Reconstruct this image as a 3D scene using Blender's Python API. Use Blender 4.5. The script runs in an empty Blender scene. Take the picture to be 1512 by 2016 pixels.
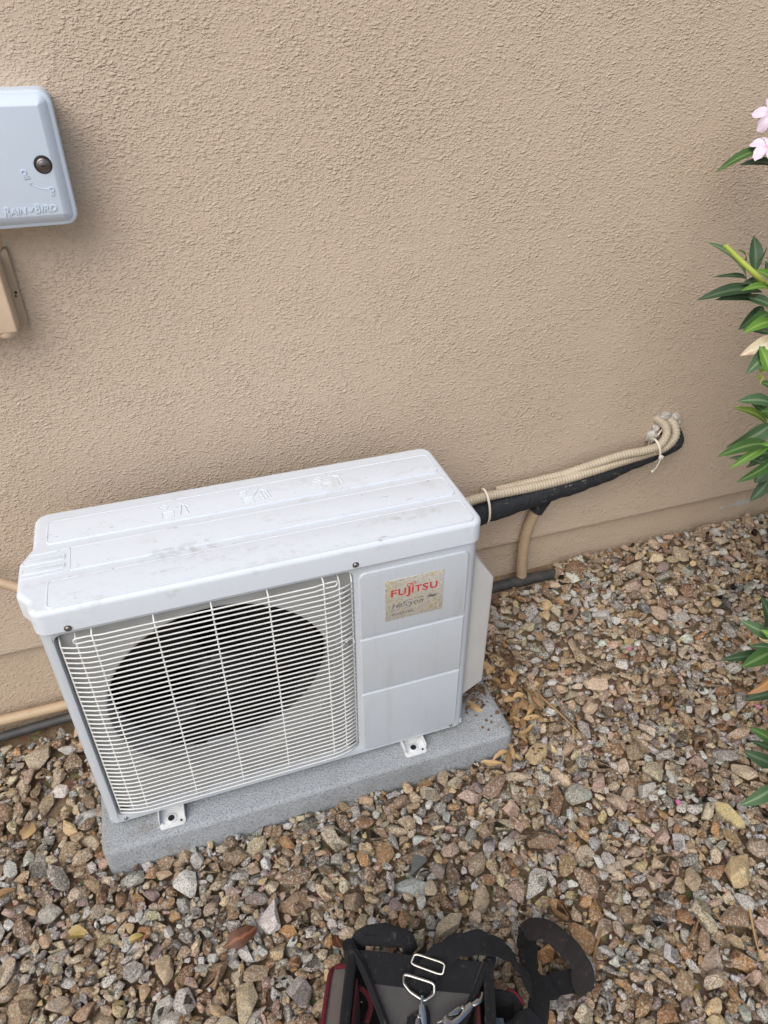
import bpy, bmesh, math, random
import numpy as np
from mathutils import Vector, Matrix, noise

# ------------------------------------------------------------------ camera, sky, sun, exposure
SC = bpy.context.scene
COL = SC.collection
R_ = math.radians
PITCH, YAW, ROLL = 0.618, -0.3278, -0.0014
CAM = Vector((-0.1308, -0.967, 1.47))
fwd = Vector((-math.sin(YAW) * math.cos(PITCH), math.cos(YAW) * math.cos(PITCH), -math.sin(PITCH)))
rgt = Vector((math.cos(YAW), math.sin(YAW), 0))
upv = rgt.cross(fwd)
rr_, uu_ = rgt * math.cos(ROLL) + upv * math.sin(ROLL), -rgt * math.sin(ROLL) + upv * math.cos(ROLL)
cd = bpy.data.cameras.new('camera')
cam = bpy.data.objects.new('camera', cd)
COL.objects.link(cam)
cd.sensor_fit = 'HORIZONTAL'
cd.sensor_width = 36.0
cd.lens = 1428.7 / 1512 * 36.0
cd.clip_start, cd.clip_end = 0.02, 200
cam.matrix_world = Matrix(((rr_.x, uu_.x, -fwd.x, CAM.x), (rr_.y, uu_.y, -fwd.y, CAM.y), (rr_.z, uu_.z, -fwd.z, CAM.z), (0, 0, 0, 1)))
SC.camera = cam

SUN_EL, SUN_AZ = R_(48), R_(220)          # azimuth: clockwise from +Y (the wall side); 180 = behind the camera
world = bpy.data.worlds.new('World')
SC.world = world
world.use_nodes = True
nt = world.node_tree
nt.nodes.clear()
sky = nt.nodes.new('ShaderNodeTexSky')
sky.sky_type = 'NISHITA'
sky.sun_disc = False
sky.sun_elevation = SUN_EL
sky.sun_rotation = SUN_AZ
sky.dust_density = 2.5
sky.ozone_density = 0.4
bg = nt.nodes.new('ShaderNodeBackground')
bg.inputs['Strength'].default_value = 0.085
wo = nt.nodes.new('ShaderNodeOutputWorld')
nt.links.new(sky.outputs['Color'], bg.inputs['Color'])
nt.links.new(bg.outputs['Background'], wo.inputs['Surface'])
sl = bpy.data.lights.new('sun', 'SUN')
sl.energy = 1.4
sl.angle = R_(58)
sl.color = (1.0, 0.985, 0.96)
sun = bpy.data.objects.new('sun', sl)
COL.objects.link(sun)
sdir = Vector((math.sin(SUN_AZ) * math.cos(SUN_EL), math.cos(SUN_AZ) * math.cos(SUN_EL), math.sin(SUN_EL)))
sun.rotation_euler = (-sdir).to_track_quat('-Z', 'Y').to_euler()
SC.view_settings.view_transform = 'Standard'
SC.view_settings.look = 'None'
SC.view_settings.exposure = 0.74
SC.view_settings.gamma = 1.0
SC.view_settings.use_curve_mapping = False
SC.cycles.max_bounces = 6
SC.cycles.use_denoising = True

# ------------------------------------------------------------------ helpers
def lin(r, g, b):
    f = lambda c: (c / 255) / 12.92 if c <= 10 else ((c / 255 + 0.055) / 1.055) ** 2.4
    return (f(r), f(g), f(b), 1.0)

class Mat:
    """small node-graph writer around one Principled shader"""
    def __init__(s, name, color, rough=0.6, metal=0.0, spec=0.5):
        s.m = bpy.data.materials.new(name)
        s.m.use_nodes = True
        s.t = s.m.node_tree
        s.b = s.t.nodes['Principled BSDF']
        s.b.inputs['Base Color'].default_value = color
        s.b.inputs['Roughness'].default_value = rough
        s.b.inputs['Metallic'].default_value = metal
        s.b.inputs['Specular IOR Level'].default_value = spec
        s.color = color
        s._c = None
        s._n = None
        s._tc = None
    def n(s, typ, **kw):
        x = s.t.nodes.new(typ)
        for k, v in kw.items():
            setattr(x, k, v)
        return x
    def l(s, a, b):
        s.t.links.new(a, b)
    def co(s, scale=(1, 1, 1), rot=(0, 0, 0), src='Object'):
        if s._tc is None:
            s._tc = s.n('ShaderNodeTexCoord')
        m = s.n('ShaderNodeMapping')
        m.inputs['Scale'].default_value = scale
        m.inputs['Rotation'].default_value = rot
        s.l(s._tc.outputs[src], m.inputs['Vector'])
        return m.outputs['Vector']
    def noise(s, scale, detail=3, rough=0.5, vec=None, dist=0.0):
        x = s.n('ShaderNodeTexNoise')
        x.inputs['Scale'].default_value = scale
        x.inputs['Detail'].default_value = detail
        x.inputs['Roughness'].default_value = rough
        x.inputs['Distortion'].default_value = dist
        s.l(vec if vec is not None else s.co(), x.inputs['Vector'])
        return x.outputs['Fac']
    def ramp(s, fac, lo, hi, a=0.0, b=1.0):
        x = s.n('ShaderNodeMapRange')
        x.interpolation_type = 'SMOOTHSTEP'
        x.inputs['From Min'].default_value = lo
        x.inputs['From Max'].default_value = hi
        x.inputs['To Min'].default_value = a
        x.inputs['To Max'].default_value = b
        s.l(fac, x.inputs['Value'])
        return x.outputs['Result']
    def math(s, op, a, b=None):
        x = s.n('ShaderNodeMath', operation=op)
        for i, v in enumerate((a, b)):
            if v is None:
                continue
            if isinstance(v, (int, float)):
                x.inputs[i].default_value = v
            else:
                s.l(v, x.inputs[i])
        return x.outputs[0]
    def mix(s, fac, c, mode='MIX'):
        """lay colour c over what the surface has so far"""
        x = s.n('ShaderNodeMix', data_type='RGBA', blend_type=mode)
        if isinstance(fac, (int, float)):
            x.inputs['Factor'].default_value = fac
        else:
            s.l(fac, x.inputs['Factor'])
        if s._c is None:
            x.inputs['A'].default_value = s.color
        else:
            s.l(s._c, x.inputs['A'])
        if isinstance(c, tuple):
            x.inputs['B'].default_value = c
        else:
            s.l(c, x.inputs['B'])
        s._c = x.outputs['Result']
        s.l(s._c, s.b.inputs['Base Color'])
        return s
    def bump(s, h, dist, strength=1.0):
        x = s.n('ShaderNodeBump')
        x.inputs['Distance'].default_value = dist
        x.inputs['Strength'].default_value = strength
        s.l(h, x.inputs['Height'])
        if s._n is not None:
            s.l(s._n, x.inputs['Normal'])
        s._n = x.outputs['Normal']
        s.l(s._n, s.b.inputs['Normal'])
        return s
    def attr(s, name):
        return s.n('ShaderNodeAttribute', attribute_name=name)

def link_mesh(name, me, mat, parent=None, loc=None, smooth=35):
    o = bpy.data.objects.new(name, me)
    COL.objects.link(o)
    if mat is not None and not me.materials:
        me.materials.append(mat.m)
    if parent is not None:
        o.parent = parent
    if loc is not None:
        o.location = loc
    if smooth is not None and len(me.polygons):
        me.polygons.foreach_set('use_smooth', [True] * len(me.polygons))
        if smooth < 180:
            me.set_sharp_from_angle(angle=R_(smooth))
    return o

def obj(name, bm, mat, parent=None, loc=None, smooth=35, normals=True):
    if normals:
        bmesh.ops.recalc_face_normals(bm, faces=bm.faces[:])
    me = bpy.data.meshes.new(name)
    bm.to_mesh(me)
    bm.free()
    return link_mesh(name, me, mat, parent, loc, smooth)

def tag(o, label, cat, group=None, kind=None):
    o['label'] = label
    if cat:
        o['category'] = cat
    if group:
        o['group'] = group
    if kind:
        o['kind'] = kind
    return o

def empty(name, loc, label, cat, group=None):
    o = bpy.data.objects.new(name, None)
    o.empty_display_size = 0.05
    COL.objects.link(o)
    o.location = loc
    return tag(o, label, cat, group)

def round_poly(cs, rad, inset=0.0, n=5):
    """corners (counter-clockwise) moved inwards by inset, then filleted; the point count does not depend on inset"""
    N = len(cs)
    P = [Vector(c) for c in cs]
    E = [(P[(i + 1) % N] - P[i]).normalized() for i in range(N)]
    Q = []
    for i in range(N):
        a, b = E[i - 1], E[i]
        na, nb = Vector((-a.y, a.x)), Vector((-b.y, b.x))
        k = 1 + na.dot(nb)
        Q.append(P[i] + (na + nb) * (inset / k))
    out = []
    for i in range(N):
        a, b = E[i - 1], E[i]
        conv = a.x * b.y - a.y * b.x
        r = rad[i] if isinstance(rad, (list, tuple)) else rad
        r = max(r - inset, 1e-4) if conv > 0 else r + inset
        ang = math.acos(max(-1, min(1, a.dot(b))))
        t = r * math.tan(ang / 2)
        p0 = Q[i] - a * t
        nrm = Vector((-a.y, a.x)) * (1 if conv > 0 else -1)
        c = p0 + nrm * r
        s = -nrm * r
        for k in range(n + 1):
            th = ang * k / n * (1 if conv > 0 else -1)
            out.append(c + Vector((s.x * math.cos(th) - s.y * math.sin(th), s.x * math.sin(th) + s.y * math.cos(th))))
    return out

def rect(x0, x1, y0, y1):
    return [(x0, y0), (x1, y0), (x1, y1), (x0, y1)]

def loft(bm, rings, cap0=True, cap1=True, close=True):
    vs = [[bm.verts.new(p) for p in r] for r in rings]
    n = len(vs[0])
    for a, b in zip(vs, vs[1:]):
        for i in range(n if close else n - 1):
            j = (i + 1) % n
            bm.faces.new((a[i], a[j], b[j], b[i]))
    if cap0:
        bm.faces.new(vs[0][::-1])
    if cap1:
        bm.faces.new(vs[-1])
    return vs

def slab(bm, cs, rad, h0, h1, bev, frame, n=5, nb=3, cap0=True):
    """solid over a rounded outline between heights h0 and h1 with a rounded top edge; frame(u, v, h) gives the 3D point"""
    rings = [[frame(p.x, p.y, h0) for p in round_poly(cs, rad, 0, n)]]
    for k in range(nb + 1):
        t = k / nb * math.pi / 2
        rings.append([frame(p.x, p.y, h1 - bev * (1 - math.sin(t))) for p in round_poly(cs, rad, bev * (1 - math.cos(t)), n)])
    loft(bm, rings, cap0, True)

XY = lambda z=0.0: (lambda u, v, h: Vector((u, v, z + h)))          # lies flat, grows upwards
XZ = lambda y=0.0: (lambda u, v, h: Vector((u, y - h, v)))          # stands, grows towards the camera

def box(bm, x0, x1, y0, y1, z0, z1):
    vs = [bm.verts.new((x, y, z)) for z in (z0, z1) for x, y in ((x0, y0), (x1, y0), (x1, y1), (x0, y1))]
    for f in ((3, 2, 1, 0), (4, 5, 6, 7), (0, 1, 5, 4), (1, 2, 6, 5), (2, 3, 7, 6), (3, 0, 4, 7)):
        bm.faces.new([vs[i] for i in f])

def spline(pts, step):
    """Catmull-Rom through the points, resampled at about even steps"""
    P = [Vector(p) for p in pts]
    P = [P[0] * 2 - P[1]] + P + [P[-1] * 2 - P[-2]]
    fine = []
    for i in range(1, len(P) - 2):
        a, b, c, d = P[i - 1:i + 3]
        for k in range(24):
            t = k / 24
            fine.append(0.5 * ((2 * b) + (c - a) * t + (2 * a - 5 * b + 4 * c - d) * t * t + (3 * b - a - 3 * c + d) * t ** 3))
    fine.append(P[-2])
    L = [0.0]
    for a, b in zip(fine, fine[1:]):
        L.append(L[-1] + (b - a).length)
    n = max(2, int(L[-1] / step) + 1)
    out, j = [], 0
    for k in range(n):
        s = L[-1] * k / (n - 1)
        while j < len(L) - 2 and L[j + 1] < s:
            j += 1
        d = L[j + 1] - L[j]
        out.append(fine[j].lerp(fine[j + 1], (s - L[j]) / d if d > 1e-9 else 0))
    return out, L[-1]

def frames(path, up=Vector((0, 0, 1))):
    out = []
    nrm = None
    for i, p in enumerate(path):
        t = (path[min(i + 1, len(path) - 1)] - path[max(i - 1, 0)]).normalized()
        if nrm is None:
            nrm = up - t * up.dot(t)
            if nrm.length < 1e-3:
                nrm = Vector((1, 0, 0)) - t * t.x
        nrm = (nrm - t * nrm.dot(t)).normalized()
        out.append((p, t, nrm, t.cross(nrm)))
    return out

def tube(bm, pts, r, segs=8, step=None, smooth_path=True, flat=1.0, caps=True):
    """r: radius or f(s, total); flat squeezes the section sideways"""
    if smooth_path and len(pts) > 2:
        path, L = spline(pts, step or 0.01)
    else:
        path = [Vector(p) for p in pts]
    s, rings = 0.0, []
    fr = frames(path)
    tot = sum((b - a).length for a, b in zip(path, path[1:]))
    for i, (p, t, n, b) in enumerate(fr):
        if i:
            s += (p - path[i - 1]).length
        q = r(s, tot) if callable(r) else r
        rings.append([p + n * (q * math.cos(2 * math.pi * k / segs)) + b * (q * flat * math.sin(2 * math.pi * k / segs)) for k in range(segs)])
    loft(bm, rings, caps, caps)

def ribbon(bm, pts, normals, width, thick=0.0025, step=0.006, crumple=0.006):
    """a strap: path, face normal at each point, width"""
    path, L = spline(pts, step)
    m = len(normals) - 1
    path = [p + Vector((noise.noise(p * 45), noise.noise(p * 45 + Vector((7, 0, 0))), noise.noise(p * 38 + Vector((0, 9, 0))))) * crumple for p in path]
    rings = []
    for i, p in enumerate(path):
        t = (path[min(i + 1, len(path) - 1)] - path[max(i - 1, 0)]).normalized()
        f = i / (len(path) - 1) * m
        k = min(int(f), m - 1)
        n = Vector(normals[k]).lerp(Vector(normals[k + 1]), f - k)
        n = (n - t * n.dot(t)).normalized()
        w = t.cross(n)
        q = width(i / (len(path) - 1)) if callable(width) else width
        n = (n + w * (0.35 * noise.noise(p * 30 + Vector((3, 3, 0))))).normalized()
        w = t.cross(n)
        e = thick / 2
        h = q / 2
        rings.append([p + w * a + n * b for a, b in ((-h, -e * .4), (-h * .85, -e), (h * .85, -e), (h, -e * .4), (h, e * .4), (h * .85, e), (-h * .85, e), (-h, e * .4))])
    loft(bm, rings)

def disc(bm, c, axis, r, h0, h1, segs=20, bev=0.0):
    z = Vector(axis).normalized()
    x = z.orthogonal().normalized()
    y = z.cross(x)
    c = Vector(c)
    ring = lambda q, h: [c + z * h + x * (q * math.cos(2 * math.pi * k / segs)) + y * (q * math.sin(2 * math.pi * k / segs)) for k in range(segs)]
    rs = [ring(r, h0), ring(r, h1 - bev)]
    if bev:
        rs.append(ring(r - bev * .4, h1 - bev * .3))
        rs.append(ring(r - bev, h1))
    loft(bm, rs)

def ring_tube(bm, pts, r, segs=8):
    """closed loop of wire"""
    P = [Vector(p) for p in pts]
    n = len(P)
    rings = []
    nrm = None
    for i in range(n):
        t = (P[(i + 1) % n] - P[i - 1]).normalized()
        if nrm is None:
            nrm = t.orthogonal()
        nrm = (nrm - t * nrm.dot(t)).normalized()
        b = t.cross(nrm)
        rings.append([P[i] + nrm * (r * math.cos(2 * math.pi * k / segs)) + b * (r * math.sin(2 * math.pi * k / segs)) for k in range(segs)])
    vs = [[bm.verts.new(p) for p in q] for q in rings]
    for i in range(n):
        a, b = vs[i], vs[(i + 1) % n]
        # the frame may have turned on the way round: match the nearest vertex
        off = 0 if i < n - 1 else min(range(segs), key=lambda k: (a[0].co - b[k].co).length)
        for k in range(segs):
            bm.faces.new((a[k], a[(k + 1) % segs], b[(k + 1 + off) % segs], b[(k + off) % segs]))

def text_mesh(body, size, extrude, shear=0.0, bold=0.0, spacing=1.0):
    cu = bpy.data.curves.new('lettering', 'FONT')
    cu.body = body
    cu.size = size
    cu.extrude = extrude
    cu.shear = shear
    cu.offset = bold
    cu.space_character = spacing
    cu.resolution_u = 4
    o = bpy.data.objects.new('lettering', cu)
    COL.objects.link(o)
    dg = bpy.context.evaluated_depsgraph_get()
    dg.update()
    me = bpy.data.meshes.new_from_object(o.evaluated_get(dg))
    bpy.data.objects.remove(o)
    bpy.data.curves.remove(cu)
    me.materials.clear()
    return me

def fit_text(me, x0, x1, z0, z1, y):
    """stand the flat text up facing -Y and stretch it into the box x0..x1, z0..z1 at depth y"""
    n = len(me.vertices)
    a = np.empty(n * 3)
    me.vertices.foreach_get('co', a)
    a = a.reshape(n, 3)
    lo, hi = a.min(0), a.max(0)
    b = np.empty_like(a)
    b[:, 0] = x0 + (a[:, 0] - lo[0]) / (hi[0] - lo[0]) * (x1 - x0)
    b[:, 2] = z0 + (a[:, 1] - lo[1]) / (hi[1] - lo[1]) * (z1 - z0)
    b[:, 1] = y - a[:, 2]
    me.vertices.foreach_set('co', b.ravel())
    me.update()
    return me

def smoothstep(x):
    x = np.clip(x, 0, 1)
    return x * x * (3 - 2 * x)

def ground_z(x, y):
    """soil height: the bed climbs towards the wall on the right of the unit"""
    return -0.012 + 0.140 * smoothstep((np.asarray(x) + 0.25) / 0.85) * smoothstep((np.asarray(y) + 0.06) / 0.42)

# ------------------------------------------------------------------ materials
def stucco(name, col):
    m = Mat(name, col, 0.85, spec=0.25)
    def splat(scale, rot, seed):
        """sprayed blobs: rounded cells, pulled sideways and dragged about by noise"""
        v = m.co(scale, (0, R_(rot), 0))
        w = m.n('ShaderNodeTexNoise')
        w.inputs['Scale'].default_value = 0.9
        w.inputs['Detail'].default_value = 2.0
        m.l(v, w.inputs['Vector'])
        ad = m.n('ShaderNodeVectorMath', operation='MULTIPLY_ADD')
        m.l(w.outputs['Color'], ad.inputs[0])
        ad.inputs[1].default_value = (1.5, 1.5, 1.5)
        m.l(v, ad.inputs[2])
        vo = m.n('ShaderNodeTexVoronoi', feature='F1')
        vo.inputs['Scale'].default_value = 1.0
        vo.inputs['Randomness'].default_value = 1.0
        m.l(ad.outputs[0], vo.inputs['Vector'])
        return m.ramp(vo.outputs['Distance'], 0.60, 0.10)
    big = m.math('MULTIPLY', splat((92, 92, 158), -7, 0), m.ramp(m.noise(62, 2.5, 0.55), 0.36, 0.60))
    small = m.math('MULTIPLY', splat((175, 175, 270), 9, 1), 0.55)
    fine = m.noise(1.0, 3, 0.6, m.co((380, 380, 520)))
    patch = m.ramp(m.noise(5, 4, 0.6), 0.30, 0.68, 0.55, 1.0)       # trowelled smooth in places
    h = m.math('ADD', m.math('MULTIPLY', m.math('MAXIMUM', big, small), patch), m.math('MULTIPLY', fine, 0.20))
    m.bump(m.noise(5, 2), 0.012, 0.3)
    m.bump(h, 0.0022, 1.0)
    m.mix(m.ramp(m.noise(2.2, 5, 0.6), 0.35, 0.7, 0.0, 0.08), lin(186, 160, 138))
    m.mix(m.ramp(m.noise(300, 2), 0.55, 0.8, 0, 0.12), lin(166, 140, 116))
    return m

M = {}
M['stucco'] = stucco('stucco', lin(203, 184, 163))
mf = stucco('stucco_base', lin(193, 174, 152))
# flaked paint near the ground on the right
tc = mf.co()
sep = mf.n('ShaderNodeSeparateXYZ')
mf.l(tc, sep.inputs[0])
dx = mf.math('DIVIDE', mf.math('ABSOLUTE', mf.math('SUBTRACT', sep.outputs['X'], 1.50)), 0.10)
dz = mf.math('DIVIDE', mf.math('ABSOLUTE', mf.math('SUBTRACT', sep.outputs['Z'], 0.198)), 0.014)
near = mf.math('SUBTRACT', 1.25, mf.math('ADD', dx, dz))
flake = mf.ramp(mf.math('ADD', near, mf.math('MULTIPLY', mf.math('SUBTRACT', mf.noise(60, 4, 0.6), 0.5), 3.0)), 0.35, 0.5)
mf.mix(flake, lin(190, 188, 180))
M['stucco_base'] = mf

m = Mat('soil', lin(146, 126, 102), 0.95, spec=0.2)
m.mix(m.ramp(m.noise(30, 5, 0.65), 0.35, 0.7), lin(118, 100, 80))
vo = m.n('ShaderNodeTexVoronoi')
vo.inputs['Scale'].default_value = 55
m.l(m.co(), vo.inputs['Vector'])
m.mix(m.ramp(vo.outputs['Distance'], 0.5, 0.2, 0, 0.6), vo.outputs['Color'], 'SOFT_LIGHT')
m.bump(m.noise(140, 5, 0.7), 0.006)
m.bump(m.math('SUBTRACT', 1.0, vo.outputs['Distance']), 0.004, 0.6)
M['soil'] = m

def stone_mat():
    m = Mat('stone', lin(150, 125, 100), 0.7, spec=0.4)
    a = m.attr('stone_color')
    m.mix(1.0, a.outputs['Color'])
    g = m.n('ShaderNodeNewGeometry').outputs['Position']
    n0 = m.noise(95, 4, 0.6, g)
    n1 = m.noise(200, 5, 0.75, g, 0.4)
    n2 = m.noise(340, 4, 0.75, g, 0.3)
    sp = a.outputs['Alpha']
    m.mix(m.ramp(n0, 0.45, 0.66, 0, 0.30), lin(160, 132, 98))
    m.mix(m.math('MULTIPLY', m.ramp(n2, 0.515, 0.555, 0, 0.95), sp), lin(66, 56, 46))
    m.mix(m.math('MULTIPLY', m.ramp(n1, 0.525, 0.565, 0, 0.9), sp), lin(246, 240, 226))
    m.bump(n0, 0.008, 0.7)
    m.bump(n1, 0.0075, 1.0)
    m.bump(n2, 0.0030, 1.0)
    m.l(m.ramp(n1, 0.45, 0.65, 0.8, 0.45), m.b.inputs['Roughness'])
    return m
M['stone'] = stone_mat()

m = Mat('lid_paint', lin(212, 219, 226), 0.42, spec=0.5)
v = m.co((3.0, 14, 5))
dirt = m.math('MULTIPLY', m.ramp(m.noise(1.0, 6, 0.7, v), 0.52, 0.72), m.ramp(m.noise(60, 4, 0.7), 0.42, 0.62))
m.mix(m.math('MULTIPLY', dirt, 0.55), lin(160, 156, 146))
m.mix(m.math('MULTIPLY', m.ramp(m.noise(26, 5, 0.75), 0.60, 0.68), 0.25), lin(176, 170, 158))
m.mix(m.math('MULTIPLY', m.ramp(m.noise(1, 4, 0.7, m.co((22, 60, 30), (0, 0, R_(35)))), 0.66, 0.70), 0.5), lin(150, 140, 124))
m.mix(m.ramp(m.noise(150, 3, 0.6), 0.66, 0.74, 0, 0.35), lin(170, 165, 155))
m.mix(m.math('MULTIPLY', m.ramp(m.noise(9, 4, 0.6), 0.60, 0.70), 0.25), lin(190, 184, 172))
m.bump(m.noise(500, 2), 0.0002, 0.5)
M['lid'] = m

m = Mat('cabinet_paint', lin(190, 196, 202), 0.45, spec=0.5)
m.mix(m.math('MULTIPLY', m.ramp(m.noise(55, 5, 0.75), 0.60, 0.70), 0.25), lin(158, 152, 142))
m.mix(m.ramp(m.noise(7, 5, 0.65), 0.4, 0.75, 0, 0.18), lin(182, 182, 180))
m.mix(m.math('MULTIPLY', m.ramp(m.noise(1, 4, 0.6, m.co((40, 40, 5))), 0.52, 0.8), 0.35), lin(166, 162, 154))
m.bump(m.noise(400, 2), 0.0002, 0.5)
M['cabinet'] = m
M['cover'] = Mat('cover_plastic', lin(190, 189, 186), 0.55)
M['cover'].mix(M['cover'].ramp(M['cover'].noise(8, 4), 0.4, 0.7, 0, 0.25), lin(170, 168, 163))
m = Mat('wire_coating', lin(224, 224, 220), 0.4)
m.mix(m.ramp(m.noise(35, 4, 0.6), 0.5, 0.75, 0, 0.35), lin(196, 186, 168))
M['wire'] = m
m = Mat('shroud_paint', lin(164, 165, 164), 0.5)
m.mix(m.ramp(m.noise(14, 4, 0.6), 0.4, 0.7, 0, 0.45), lin(144, 143, 139))
M['shroud'] = m
M['fan'] = Mat('fan_plastic', lin(25, 25, 28), 0.5)
M['fan_grey'] = Mat('streak_bar_metal', lin(150, 156, 162), 0.45, 0.3)  # pale grey of the added bar that imitates a reflected streak
M['dark'] = Mat('dark_interior', lin(16, 16, 18), 0.8)
M['coil'] = Mat('coil_fins', lin(26, 26, 28), 0.6, 0.4)
M['coil'].bump(M['coil'].noise(1, 1, 0.5, M['coil'].co((700, 1, 1))), 0.002)
M['screw'] = Mat('screw_metal', lin(150, 148, 145), 0.35, 0.9)
M['galv'] = Mat('foot_paint', lin(212, 214, 214), 0.45)
M['galv'].mix(M['galv'].ramp(M['galv'].noise(60, 4), 0.45, 0.7, 0, 0.4), lin(170, 168, 160))

m = Mat('pad_foam', lin(170, 174, 177), 0.85, spec=0.25)
m.mix(m.ramp(m.noise(300, 3, 0.75), 0.50, 0.60, 0, 0.75), lin(112, 116, 120))
m.mix(m.ramp(m.noise(260, 3, 0.75), 0.56, 0.66, 0, 0.7), lin(190, 196, 200))
m.mix(m.ramp(m.noise(6, 4, 0.6), 0.45, 0.75, 0, 0.4), lin(122, 122, 118))
m.mix(m.math('MULTIPLY', m.ramp(m.noise(17, 5, 0.7), 0.56, 0.68), 0.4), lin(120, 108, 92))
m.bump(m.noise(260, 4, 0.65), 0.0035, 1.0)
m.bump(m.noise(12, 3), 0.006, 0.3)
M['pad'] = m

m = Mat('label_foil', lin(204, 200, 190), 0.35, 0.25)
fl = m.noise(230, 4, 0.8, None, 0.6)
m.mix(m.ramp(fl, 0.50, 0.58, 0, 0.75), lin(164, 160, 148))
m.mix(m.math('MULTIPLY', m.ramp(m.noise(260, 3, 0.7), 0.52, 0.60), m.ramp(m.noise(22, 3), 0.40, 0.56)), lin(200, 176, 116))
m.mix(m.ramp(m.noise(330, 3, 0.7), 0.58, 0.64, 0, 0.9), lin(232, 230, 222))
m.bump(fl, 0.0015, 0.8)
M['label'] = m
M['red'] = Mat('red_print', lin(190, 48, 62), 0.5)
M['red'].mix(M['red'].ramp(M['red'].noise(260, 3), 0.58, 0.68, 0, 0.5), lin(176, 150, 140))
M['grey_print'] = Mat('grey_print', lin(84, 88, 96), 0.5)
M['grey_print'].mix(M['grey_print'].ramp(M['grey_print'].noise(200, 3, 0.7), 0.50, 0.62, 0, 0.9), lin(176, 168, 148))

m = Mat('insulation', lin(44, 46, 50), 0.75, spec=0.3)
m.mix(m.ramp(m.noise(38, 5, 0.7), 0.56, 0.75, 0, 0.5), lin(88, 86, 82))
m.mix(m.ramp(m.noise(90, 4, 0.7, m.co((0.4, 1, 1.6))), 0.62, 0.68, 0, 0.8), lin(150, 138, 120))
m.bump(m.noise(1, 3, 0.6, m.co((160, 40, 40))), 0.004, 0.7)
m.bump(m.noise(70, 4), 0.003, 0.7)
M['insul'] = m
def plastic(name, c, c2, r=0.55):
    m = Mat(name, c, r)
    m.mix(m.ramp(m.noise(22, 4, 0.6), 0.4, 0.7, 0, 0.5), c2)
    m.bump(m.noise(220, 3), 0.0006, 0.5)
    return m
M['conduit'] = plastic('conduit_plastic', lin(186, 173, 152), lin(166, 152, 130))
M['painted'] = plastic('painted_hose', lin(178, 154, 128), lin(158, 136, 112))
M['pvc'] = plastic('painted_pipe', lin(186, 162, 132), lin(160, 138, 110))
M['tie'] = Mat('tie_nylon', lin(226, 218, 200), 0.4)
M['sealant'] = plastic('sealant', lin(190, 186, 178), lin(128, 120, 110), 0.8)
M['tubing'] = plastic('black_tubing', lin(58, 58, 58), lin(92, 88, 82), 0.6)
m = Mat('controller_plastic', lin(204, 216, 229), 0.38, spec=0.5)
m.mix(m.ramp(m.noise(9, 4, 0.6), 0.4, 0.75, 0, 0.2), lin(192, 204, 218))
m.bump(m.noise(600, 2), 0.0002, 0.4)
M['ctrl'] = m
M['lock'] = Mat('lock_metal', lin(128, 122, 118), 0.3, 0.9)
M['lockdark'] = Mat('lock_recess', lin(52, 48, 46), 0.5, 0.6)
M['beigebox'] = plastic('beige_box_paint', lin(208, 184, 158), lin(192, 168, 142))
M['beigeflange'] = plastic('flange_paint', lin(176, 154, 130), lin(160, 138, 116))

def leaf_mat(name, c1, c2, rib, back=None):
    m = Mat(name, c1, 0.55, spec=0.32)
    m.mix(m.ramp(m.noise(28, 4, 0.6), 0.35, 0.7, 0, 0.6), c2)
    a = m.attr('rib')
    m.mix(m.math('MULTIPLY', m.ramp(a.outputs['Fac'], 0.6, 1.0), 0.6), rib)
    m.bump(m.noise(1, 2, 0.5, m.co((260, 260, 260))), 0.0006, 0.4)
    m.b.inputs['Transmission Weight'].default_value = 0.0
    m.b.inputs['Subsurface Weight'].default_value = 0.0
    return m
M['d'] = leaf_mat('leaf_dark', lin(52, 74, 48), lin(42, 60, 40), lin(96, 116, 88))
M['t'] = leaf_mat('leaf_teal', lin(76, 102, 68), lin(60, 86, 58), lin(140, 160, 122))
M['m'] = leaf_mat('leaf_mid', lin(66, 96, 46), lin(52, 80, 38), lin(124, 146, 92))
M['b'] = leaf_mat('leaf_bright', lin(92, 130, 48), lin(74, 112, 42), lin(150, 172, 96))
M['o'] = leaf_mat('leaf_olive', lin(92, 112, 42), lin(70, 92, 36), lin(140, 156, 84))
M['y'] = leaf_mat('leaf_cream_dry', lin(214, 200, 168), lin(150, 92, 52), lin(224, 218, 200))
M['r'] = leaf_mat('leaf_brown_dry', lin(148, 110, 70), lin(110, 74, 42), lin(186, 148, 96))
M['tan'] = leaf_mat('leaf_tan_dry', lin(186, 156, 112), lin(146, 114, 78), lin(194, 168, 126))
M['tan2'] = leaf_mat('leaf_tan_dull', lin(144, 114, 80), lin(112, 84, 56), lin(158, 130, 96))
M['rust'] = leaf_mat('leaf_rust_dry', lin(96, 62, 44), lin(76, 48, 36), lin(160, 104, 66))
M['yel'] = leaf_mat('leaf_yellow', lin(164, 144, 90), lin(134, 112, 64), lin(200, 178, 104))
M['pod'] = plastic('pod_green', lin(176, 190, 84), lin(150, 170, 66), 0.45)
M['bark'] = plastic('stem_bark', lin(126, 122, 92), lin(98, 92, 72), 0.8)
M['twig'] = plastic('dry_twig', lin(150, 120, 84), lin(118, 92, 62), 0.8)
m = Mat('petal', lin(222, 204, 219), 0.5)
a = m.attr('rib')
m.mix(m.ramp(a.outputs['Fac'], 0.55, 1.0, 0, 0.9), lin(222, 150, 168))
m.b.inputs['Subsurface Weight'].default_value = 0.15
m.b.inputs['Subsurface Radius'].default_value = (0.004, 0.003, 0.003)
M['petal'] = m
M['magenta'] = Mat('fallen_petal', lin(186, 112, 150), 0.6)

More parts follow.
